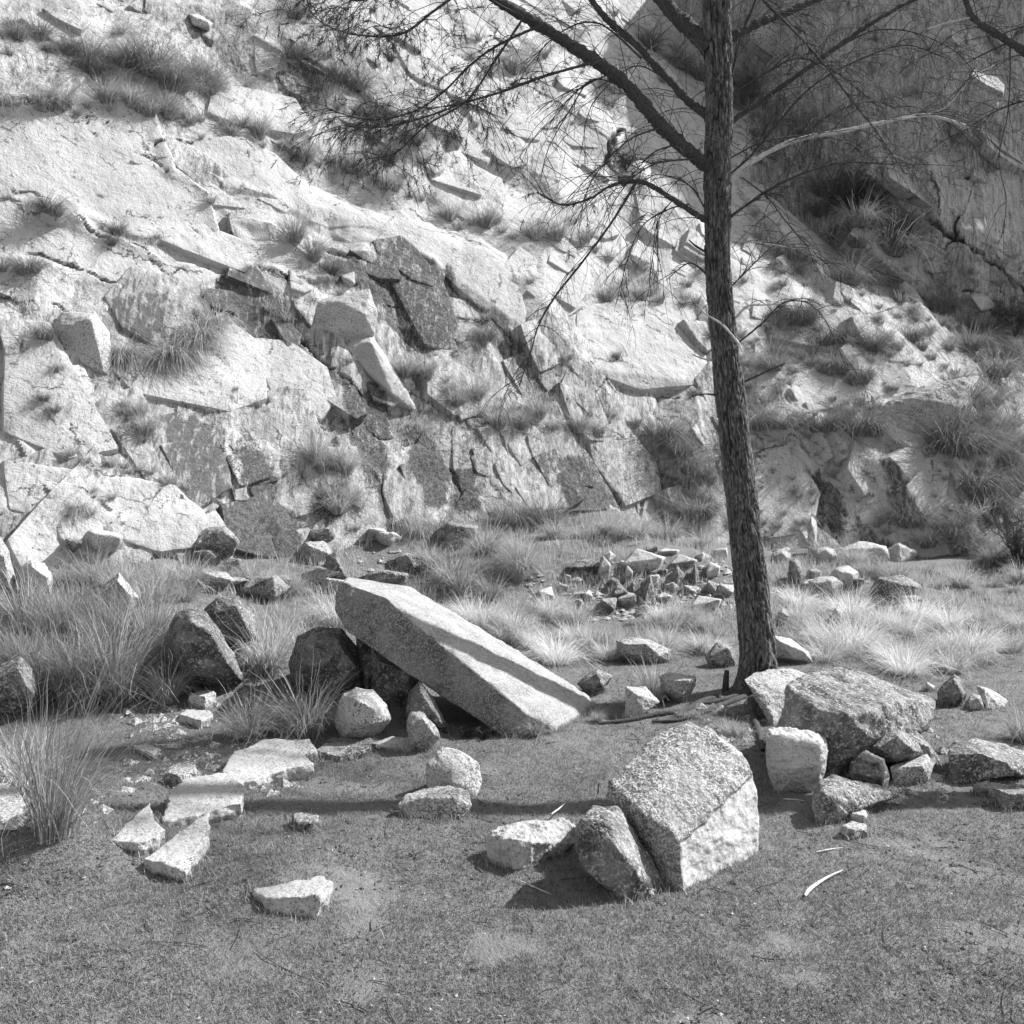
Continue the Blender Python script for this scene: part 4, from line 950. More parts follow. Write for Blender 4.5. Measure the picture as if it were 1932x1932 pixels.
# the many smaller ones of the ledges read as one growth
bv, bf, bs, bn = [], [], [], 0
LO = [blades(n=150, seed=500+i, h=1., spread=.62, droop=1.0, w=.016, seg=4) for i in range(6)]
for h, kind, p, lb in todo[280:] + [(gr.uniform(14, 42), 'x', None, '') for _ in range(1250)]:
    if p is None:
        px_, py_ = (gr.uniform(1400, 1925), gr.uniform(480, 1100)) if gr.random() < .4 else ((gr.uniform(5, 1925), gr.uniform(5, 1090)) if gr.random() < .6 else (gr.uniform(5, 1400), gr.uniform(900, 1120)))
        j = int(py_/6)*BX + int(px_/6); v = int(_buf[j])
        if v < 0 or plain[v] > .15 or (v >= nC and (px_ < 1400 or gr.random() < .4)) or stain[v]*.5 + gr.random()*.5 < .30: continue
        p = Vector(PALL[v])
    V_, F_, s_ = gr.choice(LO); a = gr.uniform(0, 6.28); m = px2m(h, p.y)
    c, q = math.cos(a), math.sin(a)
    V_ = np.stack([V_[:, 0]*c - V_[:, 1]*q, V_[:, 0]*q + V_[:, 1]*c, V_[:, 2]], 1)*m + np.array(p[:])[None]
    bv.append(V_); bf.append(F_+bn); bs.append(s_*(.5 if kind == 'dark' else 1)); bn += len(V_)
me = mk_mesh('ledge_grass', np.concatenate(bv), np.concatenate(bf)); attr(me, 'shade', np.concatenate(bs)); me.materials.append(MAT['grass_ledge'])
tag(ob('ledge_grass', me), 'small tufts of grass scattered over the cliff ledges', 'grass', kind='stuff')

# the reed clump at the left front
V, F, sh = blades(n=150, seed=300, h=.95, spread=.34, droop=.4, w=.0045, seg=10, up=1.0, hvar=.55, lean=(.18, 0))
V2, F2, sh2 = blades(n=60, seed=301, h=.66, spread=.46, droop=1.15, w=.0055, seg=12, up=1.25, hvar=.3, lean=(.15, 0))
me = mk_mesh('reed_clump', np.concatenate([V, V2]), [np.concatenate([F, F2+len(V)])]); attr(me, 'shade', np.concatenate([sh, sh2])); me.materials.append(MAT['grass_tall'])
p = G(105, 1572); tag(ob('reed_clump', me, loc=p), 'tall clump of arching reeds at the front left beside the flat stones', 'reeds')

# loose growth nobody could count: sparse blades over cliff ledges and bank, short turf, litter
def scatter_blades(name, pts, h, w, mat, seed, lean=.5, per=1):
    r = np.random.RandomState(seed); pts = np.repeat(np.asarray(pts), per, 0); n = len(pts)
    hh = h*(0.4 + 0.9*r.rand(n)); th = r.uniform(0, 6.28, n); fa = r.uniform(0, 3.14, n); le = lean*r.rand(n)*hh
    tip = np.stack([np.cos(th)*le, np.sin(th)*le, hh], 1); mid = tip*np.array([.35, .35, .55])
    ax = np.stack([np.cos(fa)*w*.5, np.sin(fa)*w*.5, np.zeros(n)], 1)
    jit_ = np.stack([r.normal(0, .004, n), r.normal(0, .004, n), np.zeros(n)], 1)*(1 if per == 1 else 6)
    b = pts + jit_ - np.array([0, 0, .004])
    V = np.stack([b-ax, b+ax, b+mid+ax*.7, b+mid-ax*.7, b+tip], 1).reshape(-1, 3)
    i = np.arange(n)*5
    me = mk_mesh(name, V, [np.stack([i, i+1, i+2, i+3], 1), np.stack([i+3, i+2, i+4], 1)])
    attr(me, 'shade', np.repeat(r.rand(n), 5)); me.materials.append(mat); return me
r = np.random.RandomState(21)
n = 330000
dep = 2.9*np.exp(r.rand(n)*math.log(9.5/2.9)); xx = (r.rand(n)*2-1)*(.56*dep+.2)
Q = np.stack([xx, dep, np.zeros(n)], 1)
keep = fbm(Q*2.2+3, 3) + 0.35*r.rand(n) > -0.26; xx, dep = xx[keep], dep[keep]
zz = ground_z(xx, dep)
tag(ob('short_turf', scatter_blades('short_turf', np.stack([xx, dep, zz], 1), .022, .0036, MAT['turf'], 5, 1.5)), 'short dry turf covering the open ground', 'grass', kind='stuff')
# longer wisps on the bank
n = 60000; dep = r.uniform(8.3, 14.0, n); xx = (r.rand(n)*2-1)*.58*dep
Q = np.stack([xx, dep, np.zeros(n)], 1); keep = (fbm(Q*1.1+30, 3) > -.05) & ~((dep < 9.6) & (xx > -0.3)); xx, dep = xx[keep], dep[keep]
tag(ob('bank_grass', scatter_blades('bank_grass', np.stack([xx, dep, ground_z(xx, dep)], 1), .13, .007, MAT['grass_mid'], 6, .8)), 'thin grass over the bank below the cliff', 'grass', kind='stuff')
# fine growth in seams of the cliff, where traced rows and procedural ledges run
sel = np.where((fbm(P0*0.8+200, 3) + 0.25*(stain[:nC]-.3) - 0.9*plain[:nC] > 0.22) & (z < 12))[0]
sel = r.choice(sel, min(len(sel), 20000), replace=False)
tag(ob('cliff_grass', scatter_blades('cliff_grass', PC[sel], .13, .009, MAT['grass_mid'], 9, 1.2)), 'wispy grass rooted in seams all over the cliff', 'grass', kind='stuff')

eg = []
for o_ in list(bpy.data.objects):
    if o_.type == 'MESH' and o_.name.split('.')[0] in ('boulder', 'flat_stone', 'slab', 'rock', 'stone') and o_.location.y < 12:
        k_ = len(o_.data.vertices); co = np.empty(k_*3, dtype=np.float32); o_.data.vertices.foreach_get('co', co)
        W_ = co.reshape(-1, 3).astype(float) + np.array(o_.location[:])[None]
        gg_ = ground_z(W_[:, 0], W_[:, 1]); m_ = np.where(np.abs(W_[:, 2]-gg_) < .016)[0]
        if len(m_):
            ex = W_[:, 0].max()-W_[:, 0].min(); q_ = r.choice(m_, int(min(900, 90+420*ex)))
            p_ = W_[q_]; p_[:, 2] = gg_[q_]; c_ = p_.mean(0); dv = p_-c_; dv[:, 2] = 0
            p_ = p_ + dv/(np.linalg.norm(dv, axis=1)[:, None]+1e-6)*np.abs(r.normal(.012, .022, (len(p_), 1))); p_[:, 2] = ground_z(p_[:, 0], p_[:, 1])
            eg.append(p_)
tag(ob('edge_grass', scatter_blades('edge_grass', np.concatenate(eg), .048, .0035, MAT['grass_ledge'], 15, 1.0)), 'fringe of thin grass round the foot of the stones', 'grass', kind='stuff')
# dry wisps, seed stalks lying about on the turf
n = 2200; dep = 2.9*np.exp(r.rand(n)*math.log(10/2.9)); xx = (r.rand(n)*2-1)*.56*dep
k_ = fbm(np.stack([xx, dep, xx*0], 1)*1.2+300, 3) > .05; xx, dep = xx[k_], dep[k_]
tag(ob('dry_wisps', scatter_blades('dry_wisps', np.stack([xx, dep, ground_z(xx, dep)+.004], 1), .028, .003, MAT['grass_mid'], 16, 3.0)), 'dry pale wisps lying on the turf', 'grass', kind='stuff')

n = 26000; dep = 2.9*np.exp(r.rand(n)*math.log(10/2.9)); xx = (r.rand(n)*2-1)*.56*dep
k_ = fbm(np.stack([xx, dep, xx*0], 1)*1.5+400, 4) > .10; xx, dep = xx[k_], dep[k_]
tag(ob('needle_litter', scatter_blades('needle_litter', np.stack([xx, dep, ground_z(xx, dep)+.006], 1), .014, .0036, MAT['needle'], 26, 5.0)), 'dark fallen needles matted on the turf', 'litter', kind='stuff')

def chips(name, pts, size, mat, seed, flatk=.5):
    r = np.random.RandomState(seed); n = len(pts)
    B = np.array([[1, 0, 0], [-1, 0, 0], [0, 1, 0], [0, -1, 0], [0, 0, 1], [0, 0, -1]], float)
    F0 = np.array([[0, 2, 4], [2, 1, 4], [1, 3, 4], [3, 0, 4], [2, 0, 5], [1, 2, 5], [3, 1, 5], [0, 3, 5]])
    s_ = size*(0.35 + r.rand(n)**3*1.8); sc = r.uniform(.5, 1.2, (n, 6, 1))
    th = r.uniform(0, 6.28, n); c, s2 = np.cos(th), np.sin(th)
    L = B[None]*sc*s_[:, None, None]; L[:, :, 2] *= flatk
    Xr = L[:, :, 0]*c[:, None]*1.3 - L[:, :, 1]*s2[:, None]; Yr = L[:, :, 0]*s2[:, None]*1.3 + L[:, :, 1]*c[:, None]
    V = np.stack([Xr, Yr, L[:, :, 2]], -1) + np.asarray(pts)[:, None, :]
    F = (F0[None] + (np.arange(n)*6)[:, None, None]).reshape(-1, 3)
    me = mk_mesh(name, V.reshape(-1, 3), F, False); me.materials.append(mat); return me
def ground_pts(n, y0, y1, th, off, seed):
    r = np.random.RandomState(seed); dep = y0*np.exp(r.rand(n)*math.log(y1/y0)); xx = (r.rand(n)*2-1)*(.56*dep+.2)
    Q = np.stack([xx, dep, np.zeros(n)], 1); k = fbm(Q*1.4+off, 3) + 0.2*r.rand(n) > th
    xx, dep = xx[k], dep[k]; return np.stack([xx, dep, ground_z(xx, dep)+.004], 1)
tag(ob('gravel', chips('gravel', ground_pts(5000, 2.9, 10, .28, 60, 31), .006, MAT['pebble'], 1)), 'pale gravel specks strewn over the turf', 'gravel', kind='stuff')
tag(ob('ground_litter', chips('ground_litter', ground_pts(22000, 2.9, 10, .08, 90, 32), .0065, MAT['litter'], 2, .5)), 'dark clods and cone scraps strewn over the turf', 'litter', kind='stuff')
# stony scree around the left stones, the rubble heap and the cliff foot
sc = []
rr2 = random.Random(3)
for (x0, x1, y0, y1, n) in ((230, 560, 1330, 1500, 420), (1060, 1400, 1060, 1170, 900), (850, 1060, 1080, 1170, 250), (1440, 1640, 1060, 1130, 150), (1560, 1800, 1370, 1520, 150), (600, 900, 1040, 1100, 200), (1320, 1450, 1310, 1400, 120), (0, 200, 1480, 1560, 60)):
    for k in range(n):
        q = surf(rr2.uniform(x0, x1), rr2.uniform(y0, y1)); sc.append(q[:])
tag(ob('scree', chips('scree', np.array(sc), .036, MAT['granite'], 3, .6)), 'broken stone chips between the larger rocks', 'scree', kind='stuff')

# ------------------------------------------------------------------ trees
def tube(P, R, sides=6):
    """sweep along polyline P (n,3) with radii R: V, F"""
    P = np.asarray(P, float); R = np.asarray(R, float); n = len(P)
    T = np.gradient(P, axis=0); T /= np.linalg.norm(T, axis=1)[:, None] + 1e-9
    ref = np.where(np.abs(T[:, 2:3]) > .9, np.array([[1., 0, 0]]), np.array([[0, 0, 1.]]))
    A = np.cross(T, ref); A /= np.linalg.norm(A, axis=1)[:, None] + 1e-9; B = np.cross(T, A)
    th = np.arange(sides)*2*np.pi/sides
    V = P[:, None, :] + R[:, None, None]*(np.cos(th)[None, :, None]*A[:, None, :] + np.sin(th)[None, :, None]*B[:, None, :])
    i = np.arange(n*sides).reshape(n, sides); j = np.roll(i, -1, 1)
    F = np.stack([i[:-1], j[:-1], j[1:], i[1:]], -1).reshape(-1, 4)
    return V.reshape(-1, 3), F
def spline(pts, n):
    P = np.array(pts, float); k = len(P); t_ = np.linspace(0, k-1, n); out = []
    for u in t_:
        i = min(int(u), k-2); f = u-i
        p0, p1, p2, p3 = P[max(i-1, 0)], P[i], P[i+1], P[min(i+2, k-1)]
        out.append(.5*((2*p1) + (-p0+p2)*f + (2*p0-5*p1+4*p2-p3)*f*f + (-p0+3*p1-3*p2+p3)*f**3))
    return np.array(out)
class Acc:
    def __init__(s): s.V = []; s.F = []; s.n = 0
    def add(s, V, F): s.V.append(V); s.F.append(F+s.n); s.n += len(V)
    def mesh(s, name, mat, shade=False):
        me = mk_mesh(name, np.concatenate(s.V), np.concatenate(s.F)); me.materials.append(mat)
        if shade: attr(me, 'shade', np.random.RandomState(1).rand(s.n))
        return me
def needles(p, d, L, n, r):
    """bunch of needles round a shoot"""
    V = np.zeros((n, 3, 3)); dirs = r.normal(0, .75, (n, 3)) + np.array(d)*1.0; dirs /= np.linalg.norm(dirs, axis=1)[:, None]
    side = np.cross(dirs, r.normal(size=(n, 3))); side /= np.linalg.norm(side, axis=1)[:, None]
    b = np.array(p)[None] - np.array(d)[None]*(r.rand(n, 1)*L*1.2)
    LL = L*(.6+.6*r.rand(n, 1))
    V[:, 0] = b - side*.0022; V[:, 1] = b + side*.0022; V[:, 2] = b + dirs*LL
    return V.reshape(-1, 3), np.arange(n*3).reshape(n, 3)
def twig_path(p, d, L, r, droop=1.0, n=9):
    P = [np.array(p, float)]; v = np.array(d, float); v /= np.linalg.norm(v); st = L/n
    for k in range(n):
        v = v + np.array([0, 0, -1])*droop*.9/n + r.normal(0, .09, 3); v /= np.linalg.norm(v); P.append(P[-1] + v*st)
    return np.array(P)
TREE = G(1425, 1300); TY = TREE.y
def tree_trunk(cpts, wpx, Yt, parent, name='trunk', extra=None):
    C = spline([(*at(a, b, Yt)[:], ) for a, b in cpts] + (extra or []), 640)
    k = len(cpts) + (len(extra) if extra else 0)
    W = np.interp(np.linspace(0, k-1, 640), np.arange(k), [px2m(w, Yt)/2 for w in wpx])
    base_z = C[-1, 2] if C[-1, 2] < C[0, 2] else C[0, 2]
    ns = 150; th = np.arange(ns)*2*np.pi/ns
    A, H = np.meshgrid(th, C[:, 2])
    Rm = W[:, None]*np.ones((1, ns))
    hgt = H - base_z
    # root flare
    lob = np.maximum(0, np.cos(3*A+.6))*.8 + np.maximum(0, np.cos(5*A+2.1))*.5
    Rm = Rm*(1 + (0.12+.75*lob)*np.exp(-hgt/.13))
    uv = np.stack([(A/(2*np.pi)*9).ravel(), (H*2.3).ravel()], 1)
    q3 = np.stack([np.cos(A).ravel()*1.2, np.sin(A).ravel()*1.2, H.ravel()*.9], 1)
    uvw = uv + .30*np.stack([fbm(q3*2, 3), fbm(q3*2+7, 3)], 1) + .16*np.stack([fbm(q3*7, 2), fbm(q3*7+7, 2)], 1)
    # wrap the cells round the trunk by blending two offset evaluations
    f1, f2, rv, off = worley2(uvw*np.array([1.7, 1.7]), 2); e = (f2-f1)
    f1d, f2d, rvd, offd = worley2(uvw*np.array([3.6, 3.2])+9, 4); e2 = f2d-f1d
    qa = np.stack([np.cos(A).ravel()*2.7, np.sin(A).ravel()*2.7, H.ravel()*2.4], 1); wa = np.stack([fbm(q3*3, 2), fbm(q3*3+7, 2), 0*e], 1)
    qb_ = np.stack([np.cos(A).ravel()*4.4, np.sin(A).ravel()*4.4, H.ravel()*5.0], 1)
    fi = np.minimum(np.clip(np.abs(pn(qa + .8*wa))/.13, 0, 1), .45+.55*np.clip(np.abs(pn(qb_ + .8*wa + 50))/.10, 0, 1))
    fi = np.minimum(fi, .35+.65*np.clip(e/.16, 0, 1)); fi2 = .5+.5*np.clip(e2/.3, 0, 1)
    seam = np.minimum(A, 2*np.pi-A).ravel(); sw = np.clip(seam/.1, .0, 1)
    dsp = (W[:, None]*np.ones((1, ns))).ravel()*(.17*(fi-1) + .04*(fi2-1) + .07*(rv[:, 2]-.5)*fi)*sw
    Rm = Rm + dsp.reshape(Rm.shape) + .006*fbm(q3*6, 3).reshape(Rm.shape)
    # keep A's seam on the far side
    V = np.stack([C[:, 0:1] + .88*Rm*np.cos(A+np.pi/2), C[:, 1:2] + .88*Rm*np.sin(A+np.pi/2), H], -1)
    i = np.arange(V.shape[0]*ns).reshape(V.shape[0], ns); j = np.roll(i, -1, 1)
    F = np.stack([i[:-1], j[:-1], j[1:], i[1:]], -1).reshape(-1, 4)
    me = mk_mesh(name, V.reshape(-1, 3) - np.array(parent.location)[None], F); attr(me, 'fissure', (fi*(.55+.45*fi2)))
    return ob(name, me, MAT['bark'], parent)
pine = bpy.data.objects.new('pine_tree', None); COL.objects.link(pine); pine.location = TREE
tag(pine, 'bare-limbed pine with furrowed bark standing right of centre', 'tree')
tc = [(1352,-520),(1350,-250),(1352,0),(1356,120),(1357,200),(1354,330),(1354,420),(1354,500),(1362,600),(1370,680),(1378,750),(1395,900),(1405,1000),(1417,1100),(1427,1200),(1430,1250),(1426,1290),(1424,1325)]
tw = [30,46,60,58,56,58,54,53,56,60,64,68,70,73,76,79,84,92]
tree_trunk(tc, tw, TY, pine)
def to_local(V, parent): return V - np.array(parent.location)[None]
rt = np.random.RandomState(77)
def branch(parent, pts, w0, w1, depth=0.0, Yt=TY, mat='branch', twigs=14, tl=.6, droop=1.0, needle=0, tw_r=.0032, label=None, sub=2, tdir=None):
    """pts in photo px; depth = how far the tip reaches towards (-) or away from (+) the camera"""
    k = len(pts); W3 = [at(a, b, Yt + depth*(i/(k-1))**1.2)[:] for i, (a, b) in enumerate(pts)]
    n = (34 if w0 > 8 else 14)*k; P = spline(W3, n); seedo = rt.rand()*50
    P += .012*np.stack([fbm(P*3+seedo, 2), fbm(P*3+seedo+9, 2), fbm(P*3+seedo+19, 2)], 1)*np.linspace(0, 1, n)[:, None]
    R = .78*np.linspace(px2m(w0, Yt)/2, px2m(w1, Yt)/2, n)*(1+.10*fbm(P*9+seedo, 2)); R[0] *= 1.25; R[-1] *= .3
    V, F = tube(P, R, 12 if w0 > 8 else 6)
    ns_ = 12 if w0 > 8 else 6; V = V + (V-np.repeat(P, ns_, 0))*(.28*fbm(V*26, 3) + .22*np.maximum(0, fbm(V*7+seedo, 2)))[:, None]
    me = mk_mesh('branch', to_local(V, parent), F); bo = ob('branch', me, MAT[mat], parent)
    if label: bo['label'] = label
    if twigs:
        A = Acc(); NA = Acc(); nn = 0; twigs = int(twigs*(1.5 if not needle else 1.0))
        for q in range(twigs):
            i = int(n*(.12 + .86*(q+rt.rand())/twigs)); i = min(i, n-2)
            T = P[i+1]-P[i]; T /= np.linalg.norm(T)+1e-9
            sd_ = rt.normal(size=3); sd_[2] = abs(sd_[2])*.5 + .1; v = T*.9 + sd_*.75
            if tdir is not None: v = v + np.array(tdir)
            L = tl*(.45+.8*rt.rand())
            TP = twig_path(P[i], v, L, rt, droop)
            r0 = tw_r*(.8+.5*rt.rand())
            A.add(*tube(TP, np.linspace(r0, r0*.35, len(TP)), 3))
            for s_ in range(sub):
                j = rt.randint(2, len(TP)-2); T2 = TP[j+1]-TP[j]; T2 /= np.linalg.norm(T2)
                S = twig_path(TP[j], T2*.8 + rt.normal(size=3)*.6, L*(.3+.4*rt.rand()), rt, droop*1.0, 6)
                A.add(*tube(S, np.linspace(r0*.6, r0*.25, len(S)), 3))
                if needle and rt.rand() < needle:
                    NA.add(*needles(S[-1], (S[-1]-S[-2])/np.linalg.norm(S[-1]-S[-2]), .06, 16, rt)); nn += 1
            if needle and rt.rand() < needle:
                NA.add(*needles(TP[-1], (TP[-1]-TP[-2])/np.linalg.norm(TP[-1]-TP[-2]), .065, 20, rt)); nn += 1
        tm = A.mesh('twigs', MAT['twig']); tm.transform(Matrix.Translation(-parent.location))
        ob('twigs', tm, None, bo)
        if nn:
            nm = NA.mesh('needles', MAT['needle'], True); nm.transform(Matrix.Translation(-parent.location)); ob('needles', nm, None, bo)
    return bo
# left boughs
branch(pine, [(1340,318),(1318,300),(1250,240),(1170,150),(1060,75),(940,0),(860,-60),(760,-120)], 34, 20, -.5, twigs=20, tl=.9)
branch(pine, [(1348,240),(1330,215),(1290,180),(1210,95),(1150,40),(1100,-20),(1040,-90)], 22, 11, .4, twigs=22, tl=.9)
branch(pine, [(1345,95),(1310,62),(1270,25),(1215,-40),(1150,-120)], 42, 26, .5, twigs=10, tl=.9)
branch(pine, [(1340,418),(1322,410),(1270,376),(1222,348),(1185,340)], 15, 9, -.3, twigs=9, tl=.7)
branch(pine, [(1192,340),(1150,352),(1112,376),(1060,388),(1010,362)], 8, 3, -.2, Yt=TY-.3, twigs=16, tl=.45, needle=.25)
branch(pine, [(1200,344),(1160,410),(1105,486),(1050,556),(1014,620),(992,690),(980,730)], 7, 2.5, -.3, Yt=TY-.3, twigs=16, tl=.42, droop=1.4)
branch(pine, [(1030,45),(960,75),(900,112),(830,178),(770,214),(690,226),(610,205)], 7, 2.2, -.3, Yt=TY-.4, twigs=34, tl=.55, needle=.7, sub=4)
branch(pine, [(1120,118),(1040,140),(950,172),(870,196),(800,222),(720,240),(650,235)], 7, 2.2, -.2, Yt=TY-.3, twigs=34, tl=.55, needle=.75, sub=4)
branch(pine, [(1020,45),(930,0),(960,-30)], 6, 3, 0, Yt=TY-.4, twigs=4, tl=.6)
branch(pine, [(990,30),(930,120),(880,190),(800,240),(740,290),(690,300)], 6, 2, .2, Yt=TY-.4, twigs=26, tl=.5, needle=.8, sub=4)
branch(pine, [(900,-40),(820,20),(760,62),(690,68),(620,50),(580,20)], 7, 2.5, .1, Yt=TY-.5, twigs=34, tl=.5, needle=.9, sub=4)
branch(pine, [(860,-60),(760,-30),(680,0),(620,-10)], 7, 3, -.2, Yt=TY-.5, twigs=28, tl=.6, needle=.9, sub=4)
branch(pine, [(1190,170),(1120,150),(1080,200),(1040,270),(1020,330)], 4, 1.6, .1, Yt=TY-.2, twigs=10, tl=.5)
branch(pine, [(1250,240),(1190,262),(1130,320),(1100,380)], 5, 1.8, -.2, Yt=TY-.15, twigs=12, tl=.5)
branch(pine, [(1310,300),(1240,308),(1190,340),(1150,390)], 5, 1.8, -.3, Yt=TY-.1, twigs=12, tl=.5)
branch(pine, [(1290,270),(1230,290),(1180,350)], 4, 1.6, -.1, Yt=TY-.1, twigs=8, tl=.5)
branch(pine, [(1150,140),(1090,170),(1040,230)], 4, 1.6, 0, Yt=TY-.2, twigs=8, tl=.6)
branch(pine, [(1210,110),(1130,45),(1060,60),(1000,120)], 5, 1.8, .2, Yt=TY+.2, twigs=14, tl=.6)
branch(pine, [(1270,160),(1200,125),(1130,180),(1100,240)], 4, 1.6, .2, Yt=TY+.2, twigs=12, tl=.6)
branch(pine, [(1300,385),(1260,396),(1210,430),(1180,500),(1170,560)], 4, 1.5, -.1, Yt=TY-.1, twigs=12, tl=.45, droop=1.5)
branch(pine, [(1270,376),(1240,420),(1230,490),(1222,560)], 3, 1.4, -.1, Yt=TY-.1, twigs=10, tl=.4, droop=1.6)
branch(pine, [(1328,390),(1300,350),(1240,330),(1200,360)], 4, 1.5, -.2, twigs=10, tl=.45, droop=1.4)
branch(pine, [(1335,520),(1310,498),(1290,500),(1255,530)], 5, 2, -.1, twigs=5, tl=.25, sub=1)
branch(pine, [(1395,650),(1365,615),(1330,590),(1312,572)], 6, 2.5, -.15, Yt=TY-.22, mat='deadwood_lit', twigs=4, tl=.2, sub=1, label='bleached dead twig crossing the trunk')
branch(pine, [(1350,745),(1330,744),(1305,748)], 5, 3, -.05, mat='branch', twigs=0)
branch(pine, [(1345,680),(1325,676),(1305,668)], 5, 3, -.05, mat='deadwood_lit', twigs=0)
branch(pine, [(1335,478),(1312,462),(1300,450)], 6, 3, 0, twigs=0)
# right boughs
branch(pine, [(1370,350),(1392,325),(1435,295),(1500,265),(1600,245),(1700,225),(1760,220),(1830,240)], 15, 5, -.5, mat='deadwood_lit', twigs=22, tl=.6, label='pale bough coloured as if sunlit, reaching right', droop=.8)  # pale colour stands in for sunlight on this bough
branch(pine, [(1372,245),(1390,222),(1450,180),(1550,110),(1650,40),(1740,-8),(1800,-40)], 13, 8, .3, twigs=22, tl=.75)
branch(pine, [(1365,95),(1385,68),(1440,40),(1510,12),(1580,-20)], 26, 16, .3, twigs=14, tl=.8)
branch(pine, [(1372,335),(1420,290),(1465,235),(1530,165),(1620,112),(1710,86),(1790,112)], 7, 2.5, .3, twigs=24, tl=.55, droop=.8)
branch(pine, [(1372,415),(1390,400),(1450,360),(1520,325),(1600,305),(1690,312)], 8, 2.5, -.3, twigs=20, tl=.5)
branch(pine, [(1375,170),(1395,80),(1425,0),(1440,-40)], 6, 4, -.2, twigs=6, tl=.5)
branch(pine, [(1390,-60),(1440,0),(1500,60),(1560,130),(1640,230),(1710,330)], 8, 2, -.4, twigs=24, tl=.55)
branch(pine, [(1375,300),(1440,268),(1530,255),(1600,270),(1660,310)], 5, 1.8, .4, twigs=20, tl=.45)
branch(pine, [(1375,180),(1450,135),(1500,112),(1560,125),(1640,190)], 5, 1.8, -.3, twigs=20, tl=.5)
branch(pine, [(1560,105),(1640,60),(1720,60),(1800,95),(1850,150)], 4, 1.6, .1, Yt=TY+.15, twigs=16, tl=.5, droop=.7)
branch(pine, [(1400,335),(1450,375),(1500,440),(1560,500)], 4, 1.6, -.3, twigs=14, tl=.4, droop=1.2)
branch(pine, [(1385,455),(1430,458),(1500,470),(1560,500)], 4, 1.6, -.3, mat='deadwood_lit', twigs=12, tl=.4, droop=.9)
branch(pine, [(1380,540),(1400,520),(1440,480),(1490,440)], 4, 1.6, .1, twigs=10, tl=.4)
branch(pine, [(1388,600),(1410,578),(1440,575),(1475,572)], 7, 3.5, -.1, mat='deadwood_lit', twigs=2, tl=.25, sub=1)
branch(pine, [(1395,645),(1440,608),(1480,570),(1530,575),(1570,630),(1600,700)], 5, 1.6, -.2, twigs=16, tl=.35, droop=1.3)
branch(pine, [(1400,722),(1445,702),(1482,685)], 7, 4, -.05, twigs=0)
branch(pine, [(1500,265),(1560,220),(1640,190),(1700,210)], 4, 1.6, .2, Yt=TY-.1, twigs=14, tl=.5)
branch(pine, [(1700,225),(1780,205),(1830,150),(1880,120)], 4, 1.6, .2, Yt=TY-.4, twigs=14, tl=.5, mat='deadwood_lit')
branch(pine, [(1360,-100),(1450,-160),(1600,-220)], 22, 8, .2, twigs=20, tl=.8)
branch(pine, [(1350,-150),(1250,-220),(1100,-260)], 24, 10, -.2, twigs=20, tl=.8)
# roots
def root(pts, w0, w1, mat='branch'):
    W3 = []
    for i, (a, b) in enumerate(pts):
        q = G(a, b); W3.append((q.x, q.y, q.z + .012))
    P = spline(W3, 40); R = np.linspace(px2m(w0, 7.6)/2, px2m(w1, 7.2)/2, 40)
    V, F = tube(P, R*(1+.25*fbm(P*14, 2)), 8); ob('root', mk_mesh('root', to_local(V, pine), F), MAT[mat], pine)
root([(1412,1312),(1370,1316),(1330,1326),(1290,1345),(1240,1352),(1190,1362),(1130,1368)], 18, 6)
root([(1405,1318),(1360,1335),(1320,1352),(1280,1362),(1230,1366)], 13, 5)
root([(1400,1312),(1370,1322),(1330,1330),(1300,1330)], 12, 5)
root([(1420,1325),(1420,1350),(1432,1390),(1440,1420)], 20, 8)
root([(1455,1300),(1475,1295),(1490,1302)], 22, 12)
# broken stubs by the trunk
for (a, b, h, w) in ((1368, 1306, 42, 15), (1388, 1304, 26, 9)):
    q = G(a, b); P = spline([(q.x, q.y, q.z-.05), (q.x+.005, q.y, q.z+px2m(h, q.y)*.5), (q.x+.012, q.y, q.z+px2m(h, q.y))], 14)
    V, F = tube(P, np.linspace(px2m(w, q.y)/2, px2m(w*.6, q.y)/2, 14), 8)
    me = mk_mesh('stump', V-np.array(q[:])[None], F)
    tag(ob('stump', me, MAT['branch'], loc=q), 'taller dead stub left of the trunk foot' if h > 30 else 'shorter dead stub touching the trunk foot', 'stump')

# a second pine just outside the right edge: its bough hangs into the corner, its trunk shadow crosses the turf
T2 = Vector((3.75, 5.55, gz(3.75, 5.55)))
pine2 = bpy.data.objects.new('pine_tree', None); COL.objects.link(pine2); pine2.location = T2
tag(pine2, 'pine outside the right edge whose bough hangs into the upper corner', 'tree')
C = spline([(3.75,5.55,T2.z-.1),(3.76,5.80,1.0),(3.80,6.35,3.0),(3.82,7.05,5.5),(3.8,7.7,8.5)], 160)
R = np.linspace(.155, .08, 160); R[:12] *= np.linspace(1.3, 1, 12)
V, F = tube(C, R*(1+.05*fbm(C*6, 2)), 24); me = mk_mesh('trunk', to_local(V, pine2), F); attr(me, 'fissure', .4+.6*np.random.RandomState(2).rand(len(V))); ob('trunk', me, MAT['bark'], pine2)
Y2 = 6.9
branch(pine2, [(2190,150),(2060,130),(1960,112),(1905,80),(1870,58),(1835,32),(1822,0),(1815,-40)], 20, 11, 0, Yt=Y2, twigs=12, tl=.45)
branch(pine2, [(1835,32),(1790,42),(1750,55)], 4, 2.5, 0, Yt=Y2, mat='deadwood_lit', twigs=0)
branch(pine2, [(1905,80),(1860,100),(1820,122)], 5, 3, 0, Yt=Y2, twigs=0, tl=.2)
branch(pine2, [(1905,78),(1906,150),(1900,220),(1884,300),(1898,380),(1890,450)], 3.5, 1.6, 0, Yt=Y2, twigs=4, tl=.3, droop=1.6)
branch(pine2, [(2100,40),(1980,35),(1932,50),(1880,70)], 6, 3, 0, Yt=Y2+.2, twigs=10, tl=.35)
